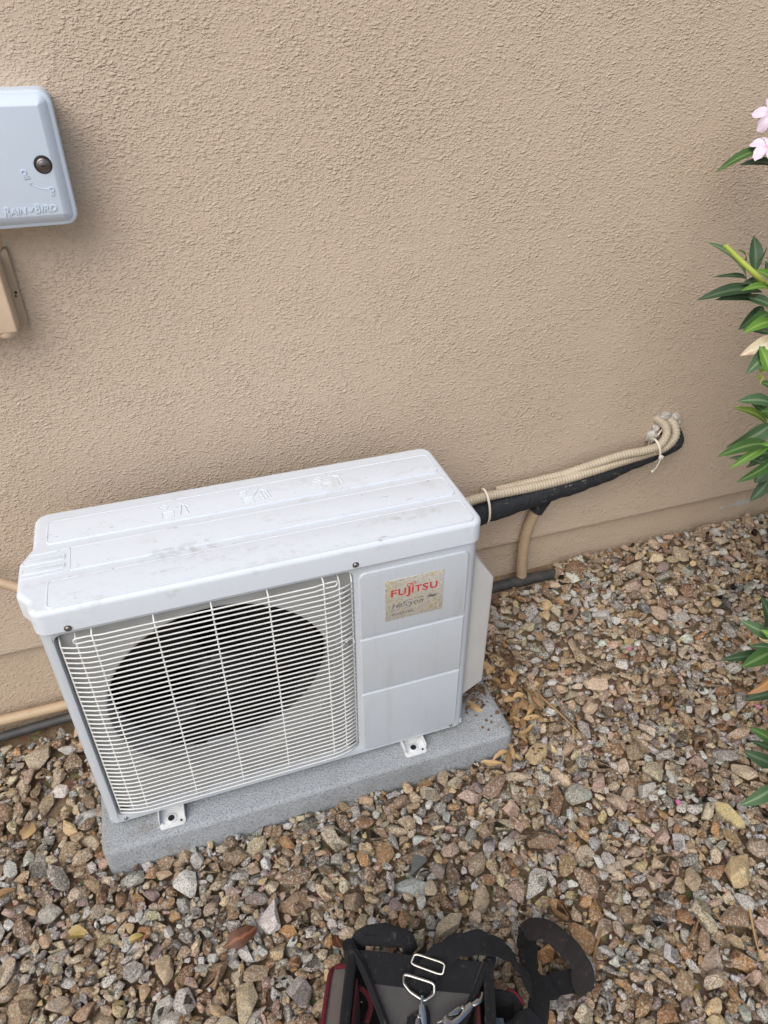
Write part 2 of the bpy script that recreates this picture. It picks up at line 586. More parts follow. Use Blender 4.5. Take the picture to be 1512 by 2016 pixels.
def cloth(name, c, c2, r=0.85):
    m = Mat(name, c, r, spec=0.25)
    m.mix(m.ramp(m.noise(24, 4, 0.65), 0.42, 0.75, 0, 0.5), c2)
    w = m.n('ShaderNodeTexWave')
    w.inputs['Scale'].default_value = 420
    w.inputs['Distortion'].default_value = 1.0
    m.l(m.co(), w.inputs['Vector'])
    m.bump(w.outputs['Fac'], 0.0004, 0.6)
    m.bump(m.noise(55, 3), 0.003, 0.4)
    m.mix(m.math('MULTIPLY', m.ramp(m.noise(70, 5, 0.75), 0.56, 0.72), 0.22), lin(130, 118, 102))
    m.b.inputs['Sheen Weight'].default_value = 0.05
    return m
M['nylon'] = cloth('black_nylon', lin(27, 27, 30), lin(36, 35, 37))
M['webbing'] = cloth('black_webbing', lin(20, 20, 22), lin(27, 26, 28), 0.75)
M['padcloth'] = cloth('brown_black_cloth', lin(42, 37, 36), lin(52, 46, 44))
M['greycloth'] = cloth('grey_cloth', lin(80, 78, 77), lin(66, 64, 64))
M['browncloth'] = cloth('grey_brown_cloth', lin(104, 96, 92), lin(88, 82, 80))
M['redcloth'] = cloth('red_cloth', lin(92, 26, 36), lin(70, 22, 30))
M['bluecloth'] = cloth('blue_grey_cloth', lin(74, 86, 102), lin(44, 52, 64))
M['chrome'] = Mat('chromed_steel', lin(172, 170, 162), 0.28, 1.0)
M['blacksteel'] = Mat('worn_steel', lin(178, 182, 188), 0.28, 1.0)

# ------------------------------------------------------------------ ground and wall
def axis(a, b, fine, lo, hi):
    inner = list(np.arange(a, b + 1e-6, fine))
    left = [a - (a - lo) * (k / 8) ** 2.2 for k in range(8, 0, -1)]
    right = [b + (hi - b) * (k / 8) ** 2.2 for k in range(1, 9)]
    return np.array(left + inner + right)
gx, gy = axis(-1.0, 2.4, 0.02, -60, 60), axis(-1.1, 0.5, 0.02, -60, 60)
X, Y = np.meshgrid(gx, gy, indexing='ij')
Z = ground_z(X, Y)
rg = np.random.default_rng(3)
Z = Z + 0.0022 * rg.standard_normal(Z.shape) * ((X > -1) & (X < 2.4) & (Y > -1.1) & (Y < 0.42))
nx, ny = len(gx), len(gy)
idx = np.arange(nx * ny).reshape(nx, ny)
F = np.stack([idx[:-1, :-1], idx[1:, :-1], idx[1:, 1:], idx[:-1, 1:]], -1).reshape(-1, 4)
me = bpy.data.meshes.new('gravel_bed')
me.from_pydata(np.stack([X, Y, Z], -1).reshape(-1, 3).tolist(), [], F.tolist())
bed = link_mesh('gravel_bed', me, M['soil'], smooth=180)
bed['kind'] = 'structure'
bed['label'] = 'brown soil bed under loose gravel along the wall'

bm = bmesh.new()
prof = [(0.400, 3.0), (0.400, 0.262), (0.4010, 0.2560), (0.4035, 0.2530), (0.409, 0.2520), (0.4260, 0.2515), (0.70, 0.2515), (0.70, 3.0)]
loft(bm, [[Vector((x, y, z)) for y, z in prof] for x in (-4.0, 5.0)])
wall = tag(obj('house_wall', bm, M['stucco'], smooth=60), 'rough tan stucco house wall rising behind the white outdoor unit', 'wall', kind='structure')
bm = bmesh.new()
prof = [(0.4180, 0.2510), (0.4180, -0.4), (0.69, -0.4), (0.69, 0.2510)]
loft(bm, [[Vector((x, y, z)) for y, z in prof] for x in (-4.0, 5.0)])
obj('footing', bm, M['stucco_base'], wall)

# ------------------------------------------------------------------ outdoor unit
UW, UB, US, UT, UD = 0.390, 0.100, 0.634, 0.6824, 0.283      # half width, underside, lid seam, top, depth
unit = empty('air_conditioner', (0, 0.14, 0.08), 'white outdoor air conditioner with wire fan grille standing on a grey pad', 'air conditioner')
CHILD = unit
def U(name, bm, mat, parent=None, **k):
    """a part of the unit, modelled in world coordinates"""
    p = parent or unit
    o = obj(name, bm, mat, p, **k)
    o.matrix_parent_inverse = Matrix.Translation(-Vector(unit.location)) if p is unit else Matrix()
    return o
def Um(name, me, mat, parent, smooth=None):
    o = link_mesh(name, me, mat, parent, smooth=smooth)
    o.matrix_parent_inverse = Matrix.Translation(-Vector(unit.location)) if parent is unit else Matrix()
    return o

# cabinet: wrapped front with a rounded opening for the fan, sides and back
GX0, GX1, GZ0, GZ1 = -0.369, 0.140, 0.117, 0.6265
bm = bmesh.new()
K = 6
inner = lambda ins, y: [Vector((p.x, y, p.y)) for p in round_poly(rect(GX0, GX1, GZ0, GZ1), 0.016, ins, K)]
rc = 0.020
outer = [Vector((p.x, 0.0, p.y)) for p in round_poly(rect(-UW + rc, UW - rc, UB, US - 0.0015), 0.0008, 0, K)]
rings = [outer, inner(-0.002, 0.0), inner(-0.0006, 0.0008), inner(0.0, 0.003), inner(0.0, 0.0160)]
loft(bm, rings, False, False)
for s in (-1, 1):
    pr = []
    for k in range(8):
        t = k / 7 * math.pi / 2
        pr.append((s * (UW - rc + rc * math.sin(t)), rc - rc * math.cos(t)))
    pr.append((s * UW, UD))
    pr.append((s * (UW - 0.03), UD))
    cols = [[bm.verts.new((x, y, z)) for x, y in pr] for z in (UB + 0.0, US - 0.0015)]
    for a, b, c, d in zip(cols[0], cols[0][1:], cols[1][1:], cols[1]):
        bm.faces.new((a, b, c, d))
U('cabinet', bm, M['cabinet'], smooth=30)
bm = bmesh.new()
box(bm, -UW + 0.003, UW - 0.003, 0.004, UD - 0.003, UB + 0.001, UB + 0.012)
U('base_pan', bm, M['cabinet'])
bm = bmesh.new()
box(bm, -UW + 0.03, UW - 0.03, UD - 0.022, UD - 0.004, UB + 0.013, US - 0.004)
U('coil', bm, M['coil'])

# three raised panels beside the grille
for z0, z1, rads in ((0.4565, 0.6185, (0.003, 0.003, 0.014, 0.014)), (0.2985, 0.4505, 0.003), (0.113, 0.2925, (0.012, 0.012, 0.003, 0.003))):
    bm = bmesh.new()
    slab(bm, rect(0.148, 0.368, z0, z1), rads, 0.0004, 0.0042, 0.0030, XZ(0.0), 5, 3)
    U('front_panel', bm, M['cabinet'], smooth=50)

# lid with the handle bulge on the left end
LX = UW + 0.004
lid_poly = [(-LX, -0.004), (LX, -0.004), (LX, UD + 0.002), (-LX, UD + 0.002), (-LX, 0.178), (-LX - 0.019, 0.140), (-LX - 0.019, 0.058), (-LX, 0.030)]
lid_rad = [0.024, 0.024, 0.026, 0.026, 0.012, 0.010, 0.010, 0.008]
bm = bmesh.new()
ring = lambda ins, z: [Vector((p.x, p.y, z)) for p in round_poly(lid_poly, lid_rad, ins, 6)]
rs = [ring(0.002, US + 0.0), ring(0.0, US + 0.0015)]
for k in range(7):
    t = k / 6 * math.pi / 2
    rs.append(ring(0.010 * (1 - math.cos(t)), UT - 0.010 * (1 - math.sin(t))))
loft(bm, rs)
emb = XY(UT)
BX = 0.376
for y0, y1, xl, rad in ((0.178, 0.249, -0.369, 0.010), (0.002, 0.072, -0.364, 0.010)):
    slab(bm, rect(xl, BX, y0, y1), rad, -0.004, 0.0022, 0.0020, emb, 5, 3)
slab(bm, [(-0.330, 0.091), (BX, 0.091), (BX, 0.157), (-0.330, 0.157)], (0.004, 0.010, 0.010, 0.004), -0.004, 0.0022, 0.0020, emb, 5, 3)
def bead(bm, cs, rad, r=0.0011, h=0.0019):
    """fine moulded edge line round a raised panel"""
    ring_tube(bm, [Vector((p.x, p.y, UT + h)) for p in round_poly(cs, rad, 0.0012, 5)], r, 6)
for y0, y1, xl in ((0.178, 0.249, -0.369), (0.002, 0.072, -0.364)):
    bead(bm, rect(xl, BX, y0, y1), 0.010)
bead(bm, rect(-0.330, BX, 0.091, 0.157), (0.003, 0.010, 0.010, 0.003))
for y in (0.103, 0.127):                          # grip ribs running over the bulge
    slab(bm, rect(-0.406, -0.337, y, y + 0.0150), 0.005, -0.008, 0.0011, 0.0010, emb, 4, 2)
    bead(bm, rect(-0.406, -0.337, y, y + 0.0150), 0.005, 0.0009, 0.0008)
for y, x in ((0.0925, -0.408), (0.1555, -0.396)):
    tube(bm, [(x, y, UT + 0.0002), (-0.331, y, UT + 0.0010)], 0.0011, 6, smooth_path=False)
lid = U('lid', bm, M['lid'], smooth=40)

def stroke(bm, pts, r=0.0009, closed=False):
    P = [Vector((x, y, UT + 0.0021)) for x, y in pts]
    r = r * 0.95
    if closed:
        ring_tube(bm, P, r, 6)
    else:
        tube(bm, P, r, 6, smooth_path=False)
def circle(cx, cy, r, n=14):
    return [(cx + r * math.cos(2 * math.pi * k / n), cy + r * math.sin(2 * math.pi * k / n)) for k in range(n)]
for i, cx in enumerate((-0.147, 0.002, 0.152)):    # moulded warning pictograms
    bm = bmesh.new()
    cy = 0.213
    stroke(bm, circle(cx - 0.017, cy + 0.014, 0.0085), closed=True)
    stroke(bm, [(cx - 0.023, cy + 0.020), (cx - 0.011, cy + 0.008)])
    bx = cx - 0.010 if i < 2 else cx - 0.002
    stroke(bm, [(bx - 0.011, cy - 0.022), (bx + 0.010, cy - 0.022), (bx + 0.010, cy - 0.003), (bx - 0.011, cy - 0.003)], closed=True)
    for k in range(3):
        stroke(bm, [(bx - 0.007, cy - 0.018 + 0.005 * k), (bx + 0.006, cy - 0.018 + 0.005 * k)], 0.0009)
    hx, hy = (cx + 0.016, cy + 0.022) if i == 0 else ((cx + 0.010, cy + 0.0165) if i == 1 else (cx + 0.012, cy + 0.024))
    stroke(bm, circle(hx, hy, 0.0030, 8), 0.0010, True)
    if i == 0:
        man = [(cx + 0.003, cy + 0.004), (cx + 0.012, cy + 0.012), (cx + 0.020, cy + 0.014), (cx + 0.030, cy + 0.004)], [(cx + 0.016, cy + 0.014), (cx + 0.011, cy - 0.020)], [(cx + 0.020, cy + 0.013), (cx + 0.026, cy - 0.020)]
    elif i == 1:
        man = [(cx + 0.003, cy - 0.002), (cx + 0.010, cy + 0.010), (cx + 0.020, cy + 0.016), (cx + 0.029, cy + 0.008), (cx + 0.033, cy - 0.018)], [(cx + 0.0165, cy + 0.010), (cx + 0.020, cy - 0.020)], [(cx + 0.024, cy + 0.006), (cx + 0.027, cy - 0.020)]
    else:
        man = [(cx + 0.014, cy + 0.010), (cx + 0.006, cy + 0.004)], [(cx + 0.016, cy + 0.018), (cx + 0.026, cy + 0.014), (cx + 0.029, cy - 0.018)], [(cx + 0.020, cy + 0.006), (cx + 0.019, cy - 0.020)]
    for q in man:
        stroke(bm, q, 0.0014)
    U('embossed_pictogram', bm, M['lid'], lid, smooth=60)

# fan shroud, fan and motor bracket behind the grille
FC, FR = Vector((-0.1165, 0, 0.388)), 0.210
bm = bmesh.new()
N = 4 * (K + 1)
N = 72
sq = []
for k in range(N):
    ca, sa = math.cos(2 * math.pi * k / N + math.pi / 4), math.sin(2 * math.pi * k / N + math.pi / 4)
    t = min(((GX1 + 0.001 if ca > 0 else GX0 - 0.001) - FC.x) / ca if abs(ca) > 1e-6 else 9, ((GZ1 + 0.001 if sa > 0 else GZ0 - 0.001) - FC.z) / sa if abs(sa) > 1e-6 else 9)
    sq.append(Vector((FC.x + ca * t, 0.0165, FC.z + sa * t)))
def circ(r, y, n):
    out = []
    for p in sq:
        d = Vector((p.x - FC.x, 0, p.z - FC.z)).normalized()
        out.append(Vector((FC.x + d.x * r, y, FC.z + d.z * r)))
    return out
rs = [sq, circ(FR + 0.010, 0.0165, N), circ(FR + 0.007, 0.0150, N), circ(FR + 0.003, 0.0160, N), circ(FR, 0.025, N), circ(FR - 0.001, 0.075, N)]
loft(bm, rs, False, False)
U('fan_shroud', bm, M['shroud'], smooth=35)
for x0, x1, z0, z1 in ((0.094, 0.125, 0.545, 0.575), (0.100, 0.128, 0.425, 0.455)):
    bm = bmesh.new()
    slab(bm, rect(x0, x1, z0, z1), 0.004, -0.002, 0.010, 0.003, XZ(0.0165), 3, 2)
    U('shroud_boss', bm, M['shroud'])
bm = bmesh.new()
disc(bm, (FC.x, 0.045, FC.z), (0, -1, 0), 0.062, -0.05, 0.0, 28, 0.012)
hub = U('fan_hub', bm, M['fan'], smooth=40)
for k in range(3):
    bm = bmesh.new()
    rows = []
    for i in range(9):
        f = i / 8
        r = 0.05 + (FR - 0.012 - 0.05) * f
        w = math.radians(34 + 16 * f)
        a0 = math.radians(120 * k + 20) + 0.35 * f
        row = []
        for j in range(7):
            g = j / 6
            a = a0 + w * (g - 0.5) * 2
            row.append(Vector((FC.x + r * math.cos(a), 0.050 + 0.055 * g - 0.008 * math.sin(math.pi * g), FC.z + r * math.sin(a))))
        rows.append(row)
    vs = [[bm.verts.new(p) for p in r] for r in rows]
    for a, b in zip(vs, vs[1:]):
        for j in range(6):
            bm.faces.new((a[j], a[j + 1], b[j + 1], b[j]))
    r0 = bmesh.ops.solidify(bm, geom=bm.faces[:], thickness=0.003)
    U('fan_blade', bm, M['fan'], smooth=60)
bm = bmesh.new()
for dz in (-0.035, 0.035):
    slab(bm, rect(FC.x - 0.03 + dz, FC.x + 0.0 + dz, GZ0 + 0.01, GZ1 - 0.01), 0.002, -0.02, 0.0, 0.002, XZ(0.15), 2, 2)
U('motor_bracket', bm, M['fan'])
bm = bmesh.new()
slab(bm, [(-0.172, 0.196), (-0.066, 0.200), (-0.066, 0.213), (-0.172, 0.209)], 0.003, -0.012, 0.0, 0.003, XZ(0.045), 3, 2)  # pale bar added to stand for a reflected light streak low in the fan
U('light_streak_bar', bm, M['fan_grey'])
for x0, x1, y0, y1 in ((GX0 - 0.006, GX0 - 0.003, 0.024, 0.25), (GX1 + 0.012, GX1 + 0.015, 0.024, 0.25)):
    bm = bmesh.new()
    box(bm, x0, x1, y0, y1, UB + 0.013, US - 0.006)
    U('chamber_wall', bm, M['dark'])

# wire grille, every wire a piece of its own
PR = -0.0125
def wy(x):
    l, r = (x + 0.3625) / 0.062, (0.1365 - x) / 0.060
    t = max(0.0, min(1.0, min(l, r)))
    return 0.0015 + (PR - 0.0015) * (1 - (1 - t) ** 2.0)
bm = bmesh.new()
def vwire(bm, x, ztop, hook=True, y=None, r=0.00155, zbot=0.129):
    y = wy(x) + 0.0024 if y is None else y
    pts = [(x, y, zbot)] + [(x, y, zbot + (ztop - 0.012 - zbot) * k / 6) for k in range(1, 7)]
    pts += [(x, y + 0.001, ztop - 0.004), (x, max(y, 0.0) + 0.008, ztop + 0.001)] if hook else [(x, y, ztop)]
    tube(bm, pts, r, 6, step=0.02)
for x, zt, hk in ((-0.3625, 0.6135, True), (-0.336, 0.618, True), (-0.309, 0.626, True), (-0.2105, 0.627, True), (-0.115, 0.627, True), (-0.018, 0.627, True), (0.0815, 0.627, True), (0.111, 0.6205, True), (0.1365, 0.6145, True)):
    vwire(bm, x, zt, hk)
grille = U('grille', bm, M['wire'], smooth=180)
wr = 0.00155
def hpath(z, x0=-0.3625, x1=0.1365, n=26, hook=0.0):
    out = []
    for k in range(n + 1):
        x = x0 + (x1 - x0) * k / n
        out.append((x, wy(x), z))
    return out
NW = 40
Zt, Zb = 0.5985, 0.1285
for i in range(NW):
    z = Zt + (Zb - Zt) * i / (NW - 1)
    bm = bmesh.new()
    if i in (11, 12):              # the cut-out loop beside the right edge
        e = 0.108 if i == 11 else 0.108
        p = hpath(z, x1=0.108, n=24)
        p.append((0.1155, wy(0.114), z + (0.0025 if i == 12 else -0.0025)))
        if i == 11:
            p = hpath(z)
    else:
        p = hpath(z)
    tube(bm, p, wr, 6, smooth_path=False)
    U('wire', bm, M['wire'], grille, smooth=180)
bm = bmesh.new()                   # long closed loop of wire along the top
loop = [(-0.3355 + (0.1035 + 0.3355) * k / 22, 0.6195) for k in range(23)]
loop = [(x, PR + 0.001 if -0.3 < x < 0.07 else PR + 0.004, z) for x, z in loop]
arc = [(0.1035 + 0.0035 * math.sin(t), PR + 0.005, 0.6195 - 0.005 * (1 - math.cos(t))) for t in (0.5, 1.1, 1.57, 2.0, 2.6)]
back = [(x, y, 0.6085) for x, y, z in loop[::-1]]
arc2 = [(-0.3355 - 0.0035 * math.sin(t), PR + 0.005, 0.6085 + 0.005 * (1 - math.cos(t))) for t in (0.5, 1.1, 1.57, 2.0, 2.6)]
ring_tube(bm, loop + arc + back + arc2, wr, 6)
U('wire', bm, M['wire'], grille, smooth=180)
bm = bmesh.new()
zz = Zt + (Zb - Zt) * 12 / (NW - 1)
tube(bm, [(0.1365, 0.001, zz - 0.012), (0.1365, 0.001, zz - 0.001), (0.133, 0.0005, zz + 0.006), (0.124, -0.002, zz + 0.0065), (0.118, -0.004, zz + 0.003)], wr, 6, step=0.003)
U('wire', bm, M['wire'], grille, smooth=180)

# label plate
bm = bmesh.new()
slab(bm, rect(0.1985, 0.3165, 0.4875, 0.5880), 0.0015, 0.0, 0.0009, 0.0004, XZ(-0.0042), 3, 2)
plate = U('label_plate', bm, M['label'])
ly = -0.00515
def put(body, x0, x1, z0, z1, mat, shear=0.0, bold=0.0, parent=plate):
    me = fit_text(text_mesh(body, 0.02, 0.00015, shear, bold), x0, x1, z0, z1, ly)
    Um('lettering', me, mat, parent)
for ch, x0, x1, z0, z1 in (('F', 0.2100, 0.2215, 0.5470, 0.5635), ('U', 0.2245, 0.2400, 0.5467, 0.5635), ('J', 0.2400, 0.2490, 0.5405, 0.5640), ('I', 0.2520, 0.2553, 0.5470, 0.5645),
                           ('T', 0.2585, 0.2715, 0.5470, 0.5635), ('S', 0.2730, 0.2855, 0.5467, 0.5638), ('U', 0.2885, 0.3040, 0.5467, 0.5635)):
    put(ch, x0, x1, z0, z1, M['red'], 0, 0.0004)
bm = bmesh.new()
lem = []
for k in range(30):
    t = 2 * math.pi * k / 30
    d = 1 + math.sin(t) ** 2
    lem.append((0.2505 + 0.0085 * math.cos(t) / d, ly, 0.5702 + 0.0105 * math.sin(t) * math.cos(t) / d + 0.0016 * math.cos(t)))
ring_tube(bm, lem, 0.0007, 6)
U('emblem', bm, M['red'], plate, smooth=180)
put('Halcyon', 0.2120, 0.2760, 0.5130, 0.5290, M['grey_print'], 0.25)
put('INVERTER', 0.2120, 0.2560, 0.4985, 0.5040, M['grey_print'], 0)
bm = bmesh.new()
tube(bm, [(0.2105, ly, 0.5105), (0.224, ly, 0.522), (0.242, ly, 0.5300), (0.262, ly, 0.5325), (0.276, ly, 0.5310)], 0.0006, 5, step=0.004)
for dx, dz in ((-0.009, 0.006), (-0.004, 0.010), (0.003, 0.009), (0.010, 0.004), (0.015, 0.0035)):
    a = Vector((0.291, ly - 0.0002, 0.5260))
    b = a + Vector((dx, 0, dz))
    s = Vector((-(b - a).z, 0, (b - a).x)) * 0.16
    bm.faces.new([bm.verts.new(p) for p in (a, (a + b) / 2 + s, b, (a + b) / 2 - s)])
U('emblem', bm, M['grey_print'], plate, smooth=None)

for x, z in ((-0.341, 0.6415), (0.143, 0.6440)):
    bm = bmesh.new()
    disc(bm, (x, -0.0042, z), (0, -1, 0), 0.0046, 0.0, 0.0034, 14, 0.0024)
    disc(bm, (x, -0.0042, z), (0, -1, 0), 0.0062, -0.001, 0.0009, 14)
    U('screw', bm, M['screw'], smooth=50)
for x, z in ((0.3585, 0.1085), (-0.357, 0.1085)):
    bm = bmesh.new()
    disc(bm, (x, 0.0, z), (0, -1, 0), 0.0042, 0.0, 0.0030, 14, 0.0020)
    U('screw', bm, M['screw'], smooth=50)

# valve cover on the right end
bm = bmesh.new()
cov = [(UW - 0.004, 0.172), (0.4400, 0.207), (0.4400, 0.512), (UW - 0.004, 0.592)]
slab(bm, cov, (0.002, 0.008, 0.008, 0.002), -0.185, 0.0, 0.004, XZ(0.020), 4, 3)
U('valve_cover', bm, M['cover'], smooth=40)

# mounting feet
for x0, x1 in ((-0.2965, -0.2435), (0.2385, 0.2905)):
    bm = bmesh.new()
    slab(bm, [(x0, -0.033), (x1, -0.033), (x1, 0.30), (x0, 0.30)], 0.007, 0.0, 0.003, 0.001, XY(0.0805), 4, 2)
    for xa in (x0, x1 - 0.0025):
        slab(bm, [(xa, -0.024), (xa + 0.0025, -0.024), (xa + 0.0025, 0.29), (xa, 0.29)], 0.001, 0.0, 0.0185, 0.001, XY(0.0815), 2, 2)
    slab(bm, rect((x0 + x1) / 2 - 0.018, (x0 + x1) / 2 + 0.018, 0.010, 0.30), 0.004, 0.0, 0.0185, 0.003, XY(0.0815), 3, 2)
    foot = U('mounting_foot', bm, M['galv'])
    bm = bmesh.new()
    cx = (x0 + x1) / 2 - 0.002
    disc(bm, (cx, -0.014, 0.0837), (0, 0, 1), 0.0115, 0, 0.0020, 18, 0.001)
    U('washer', bm, M['galv'], foot)
    bm = bmesh.new()
    disc(bm, (cx, -0.014, 0.0855), (0, 0, 1), 0.0068, 0, 0.0006, 14)
    disc(bm, (cx + 0.019, -0.024, 0.0834), (0, 0, 1), 0.0026, 0, 0.0006, 10)
    U('bolt_hole', bm, M['dark'], foot)
    bm = bmesh.new()
    disc(bm, (cx - 0.019, -0.022, 0.0834), (0, 0, 1), 0.0036, 0, 0.003, 12, 0.0015)
    U('rivet', bm, M['galv'], foot)

# pad
bm = bmesh.new()
slab(bm, rect(-0.412, 0.502, -0.048, 0.345), 0.020, -0.05, 0.0795, 0.011, XY(0), 5, 4)
pad = tag(obj('equipment_pad', bm, M['pad'], smooth=50), 'speckled grey equipment pad under the outdoor unit', 'pad')

# ------------------------------------------------------------------ things on the wall
ctrl = empty('irrigation_controller', (-0.33, 0.398, 1.27), 'pale blue grey irrigation controller box with round key lock on the stucco wall', 'control box')
CI = Matrix.Translation(-Vector(ctrl.location))
def Cc(name, bm_or_me, mat, parent=None, smooth=40):
    p = parent or ctrl
    o = obj(name, bm_or_me, mat, p, smooth=smooth) if isinstance(bm_or_me, bmesh.types.BMesh) else link_mesh(name, bm_or_me, mat, p, smooth=None)
    o.matrix_parent_inverse = CI if p is ctrl else Matrix()
    return o
cx0, cx1, cz0, cz1 = -0.485, -0.199, 1.1770, 1.3625
bm = bmesh.new()
slab(bm, rect(cx0 + 0.003, cx1 - 0.003, cz0 + 0.004, cz1 - 0.002), 0.018, -0.005, 0.058, 0.004, XZ(0.400), 6, 3)
Cc('housing', bm, M['ctrl'])
bm = bmesh.new()
o0 = rect(cx0, cx1, cz0, cz1)
rings = []
for ins, h in ((0.002, 0.059), (0.0, 0.0605), (0.0, 0.0715), (0.0012, 0.0745), (0.0035, 0.0760), (0.0060, 0.0768), (0.0072, 0.0782), (0.0085, 0.0800), (0.0185, 0.0882), (0.0200, 0.0886)):
    rings.append([Vector((p.x, 0.400 - h, p.y)) for p in round_poly(o0, 0.019, ins, 6)])
loft(bm, rings)
door = Cc('door', bm, M['ctrl'], smooth=25)
dy = 0.400 - 0.0886
lx, lz = -0.2305, 1.2665
bm = bmesh.new()
disc(bm, (lx, dy, lz), (0, -1, 0), 0.0128, -0.002, 0.0006, 28, 0.0004)
lock = Cc('lock', bm, M['lockdark'], door)
bm = bmesh.new()
disc(bm, (lx + 0.0005, dy, lz - 0.0008), (0, -1, 0), 0.0102, 0.0, 0.0032, 28, 0.0022)
disc(bm, (lx + 0.0005, dy, lz - 0.0008), (0, -1, 0), 0.0066, 0.003, 0.0046, 24, 0.0010)
Cc('lock_cylinder', bm, M['lock'], door)
bm = bmesh.new()
slab(bm, rect(lx - 0.0030, lx + 0.0040, lz - 0.0018, lz - 0.0002), 0.0004, 0.0040, 0.0049, 0.0002, XZ(dy), 2, 1)
Cc('keyhole', bm, M['dark'], door)
def emboss(body, x0, x1, z0, z1, shear=0, rot=None):
    me = fit_text(text_mesh(body, 0.02, 0.0009, shear, 0.0003), x0, x1, z0, z1, dy - 0.0004)
    if rot:
        a, c = rot
        me.transform(Matrix.Translation(c) @ Matrix.Rotation(a, 4, 'Y') @ Matrix.Translation(-Vector(c)))
    Cc('embossed_lettering', me, M['ctrl'], door)
emboss('R', -0.3010, -0.2935, 1.1985, 1.2115, 0.22)
emboss('AIN', -0.2930, -0.2690, 1.2000, 1.2095, 0.22)
emboss('B', -0.2575, -0.2500, 1.2000, 1.2130, 0.22)
emboss('IRD', -0.2490, -0.2260, 1.2010, 1.2105, 0.22)
bm = bmesh.new()
pts = [(-0.2680, 1.2045), (-0.2655, 1.2060), (-0.2640, 1.2095), (-0.2625, 1.2062), (-0.2590, 1.2085), (-0.2610, 1.2045), (-0.2630, 1.2020)]
loft(bm, [[Vector((x, dy - h, z)) for x, z in pts] for h in (-0.001, 0.0012)])
Cc('emblem', bm, M['ctrl'], door)
emboss('Off', -0.2655, -0.2520, 1.2505, 1.2585, 0, (R_(72), (-0.2588, dy, 1.2545)))
emboss('On', -0.2320, -0.2200, 1.2250, 1.2335, 0, (R_(80), (-0.2262, dy, 1.2300)))
bm = bmesh.new()
arc = [(lx + 0.034 * math.cos(R_(a)), dy - 0.0003, lz + 0.034 * math.sin(R_(a))) for a in range(222, 282, 6)]
tube(bm, arc, 0.0007, 6, smooth_path=False)
for (px, pz), s in ((arc[0][::2], 1), (arc[-1][::2], -1)):
    for da in (0.6, -0.6):
        t = math.atan2(arc[1][2] - arc[0][2], arc[1][0] - arc[0][0]) if s == 1 else math.atan2(arc[-2][2] - arc[-1][2], arc[-2][0] - arc[-1][0])
        tube(bm, [(px, dy - 0.0004, pz), (px + 0.004 * math.cos(t + da), dy - 0.0004, pz + 0.004 * math.sin(t + da))], 0.0007, 6, smooth_path=False)
Cc('embossed_arrow', bm, M['ctrl'], door)

jb = empty('junction_box', (-0.36, 0.398, 1.08), 'beige painted junction box under the irrigation controller', 'junction box')
JI = Matrix.Translation(-Vector(jb.location))
bm = bmesh.new()
slab(bm, rect(-0.50, -0.3230, 1.004, 1.134), 0.004, -0.004, 0.014, 0.002, XZ(0.400), 3, 2)
o = obj('flange', bm, M['beigeflange'], jb); o.matrix_parent_inverse = JI
bm = bmesh.new()
slab(bm, rect(-0.49, -0.3365, 1.0090, 1.128), 0.003, 0.010, 0.060, 0.003, XZ(0.400), 3, 3)
o = obj('cover', bm, M['beigebox'], jb); o.matrix_parent_inverse = JI
bm = bmesh.new()
disc(bm, (-0.3555, 0.355, 1.010), (0, 0, -1), 0.0145, -0.002, 0.012, 20, 0.006)
o = obj('drain_knob', bm, M['beigebox'], jb); o.matrix_parent_inverse = JI
bm = bmesh.new()
disc(bm, (-0.3285, 0.386, 1.062), (0, -1, 0), 0.0022, 0, 0.0015, 10)
disc(bm, (-0.3300, 0.386, 1.056), (0, -1, 0), 0.0016, 0, 0.0012, 10)
o = obj('screw', bm, M['lockdark'], jb); o.matrix_parent_inverse = JI
bm = bmesh.new()
tube(bm, [(-0.345, 0.37, 1.185), (-0.330, 0.372, 1.165), (-0.327, 0.378, 1.150), (-0.336, 0.385, 1.130), (-0.345, 0.386, 1.120)], 0.0022, 6, step=0.004)
tag(obj('valve_wire', bm, M['pvc'], smooth=60), 'thin beige wire hanging between the irrigation controller and the junction box', 'wire')

# line set, conduits, hoses
def ribbed(r, pitch=0.0076, depth=0.09):
    return lambda s, L: r * (1 + depth * math.sin(2 * math.pi * s / pitch))
def line(name, pts, r, mat, label, cat, segs=10, step=0.01, flat=1.0):
    bm = bmesh.new()
    tube(bm, pts, r, segs, step, flat=flat)
    return tag(obj(name, bm, mat, smooth=60), label, cat)
def insr(s, L):
    t = s / L
    r = 0.031 - 0.013 * smoothstep((t - 0.50) / 0.38) + 0.0012 * math.sin(s * 60) + 0.0007 * math.sin(s * 151)
    return float(r)
line('insulated_pipe', [(0.40, 0.285, 0.420), (0.50, 0.318, 0.420), (0.575, 0.346, 0.421), (0.648, 0.350, 0.428), (0.735, 0.352, 0.440), (0.820, 0.354, 0.449), (0.905, 0.356, 0.458), (0.990, 0.357, 0.474), (1.065, 0.356, 0.490), (1.115, 0.358, 0.499), (1.143, 0.366, 0.512), (1.146, 0.390, 0.532), (1.135, 0.412, 0.545)],
     insr, M['insul'], 'thick black foam insulated refrigerant pipe running from the unit to the wall hole', 'pipe', 14, 0.006, 0.8)
line('conduit', [(0.39, 0.300, 0.478), (0.480, 0.322, 0.475), (0.535, 0.336, 0.474), (0.590, 0.343, 0.472), (0.700, 0.343, 0.472), (0.785, 0.342, 0.476), (0.870, 0.341, 0.486), (0.960, 0.344, 0.496), (1.037, 0.347, 0.503), (1.090, 0.348, 0.512), (1.122, 0.358, 0.533), (1.126, 0.378, 0.557), (1.116, 0.412, 0.566)],
     ribbed(0.0115), M['conduit'], 'beige ribbed conduit lying directly on top of the black insulated pipe', 'conduit', 12, 0.0017)
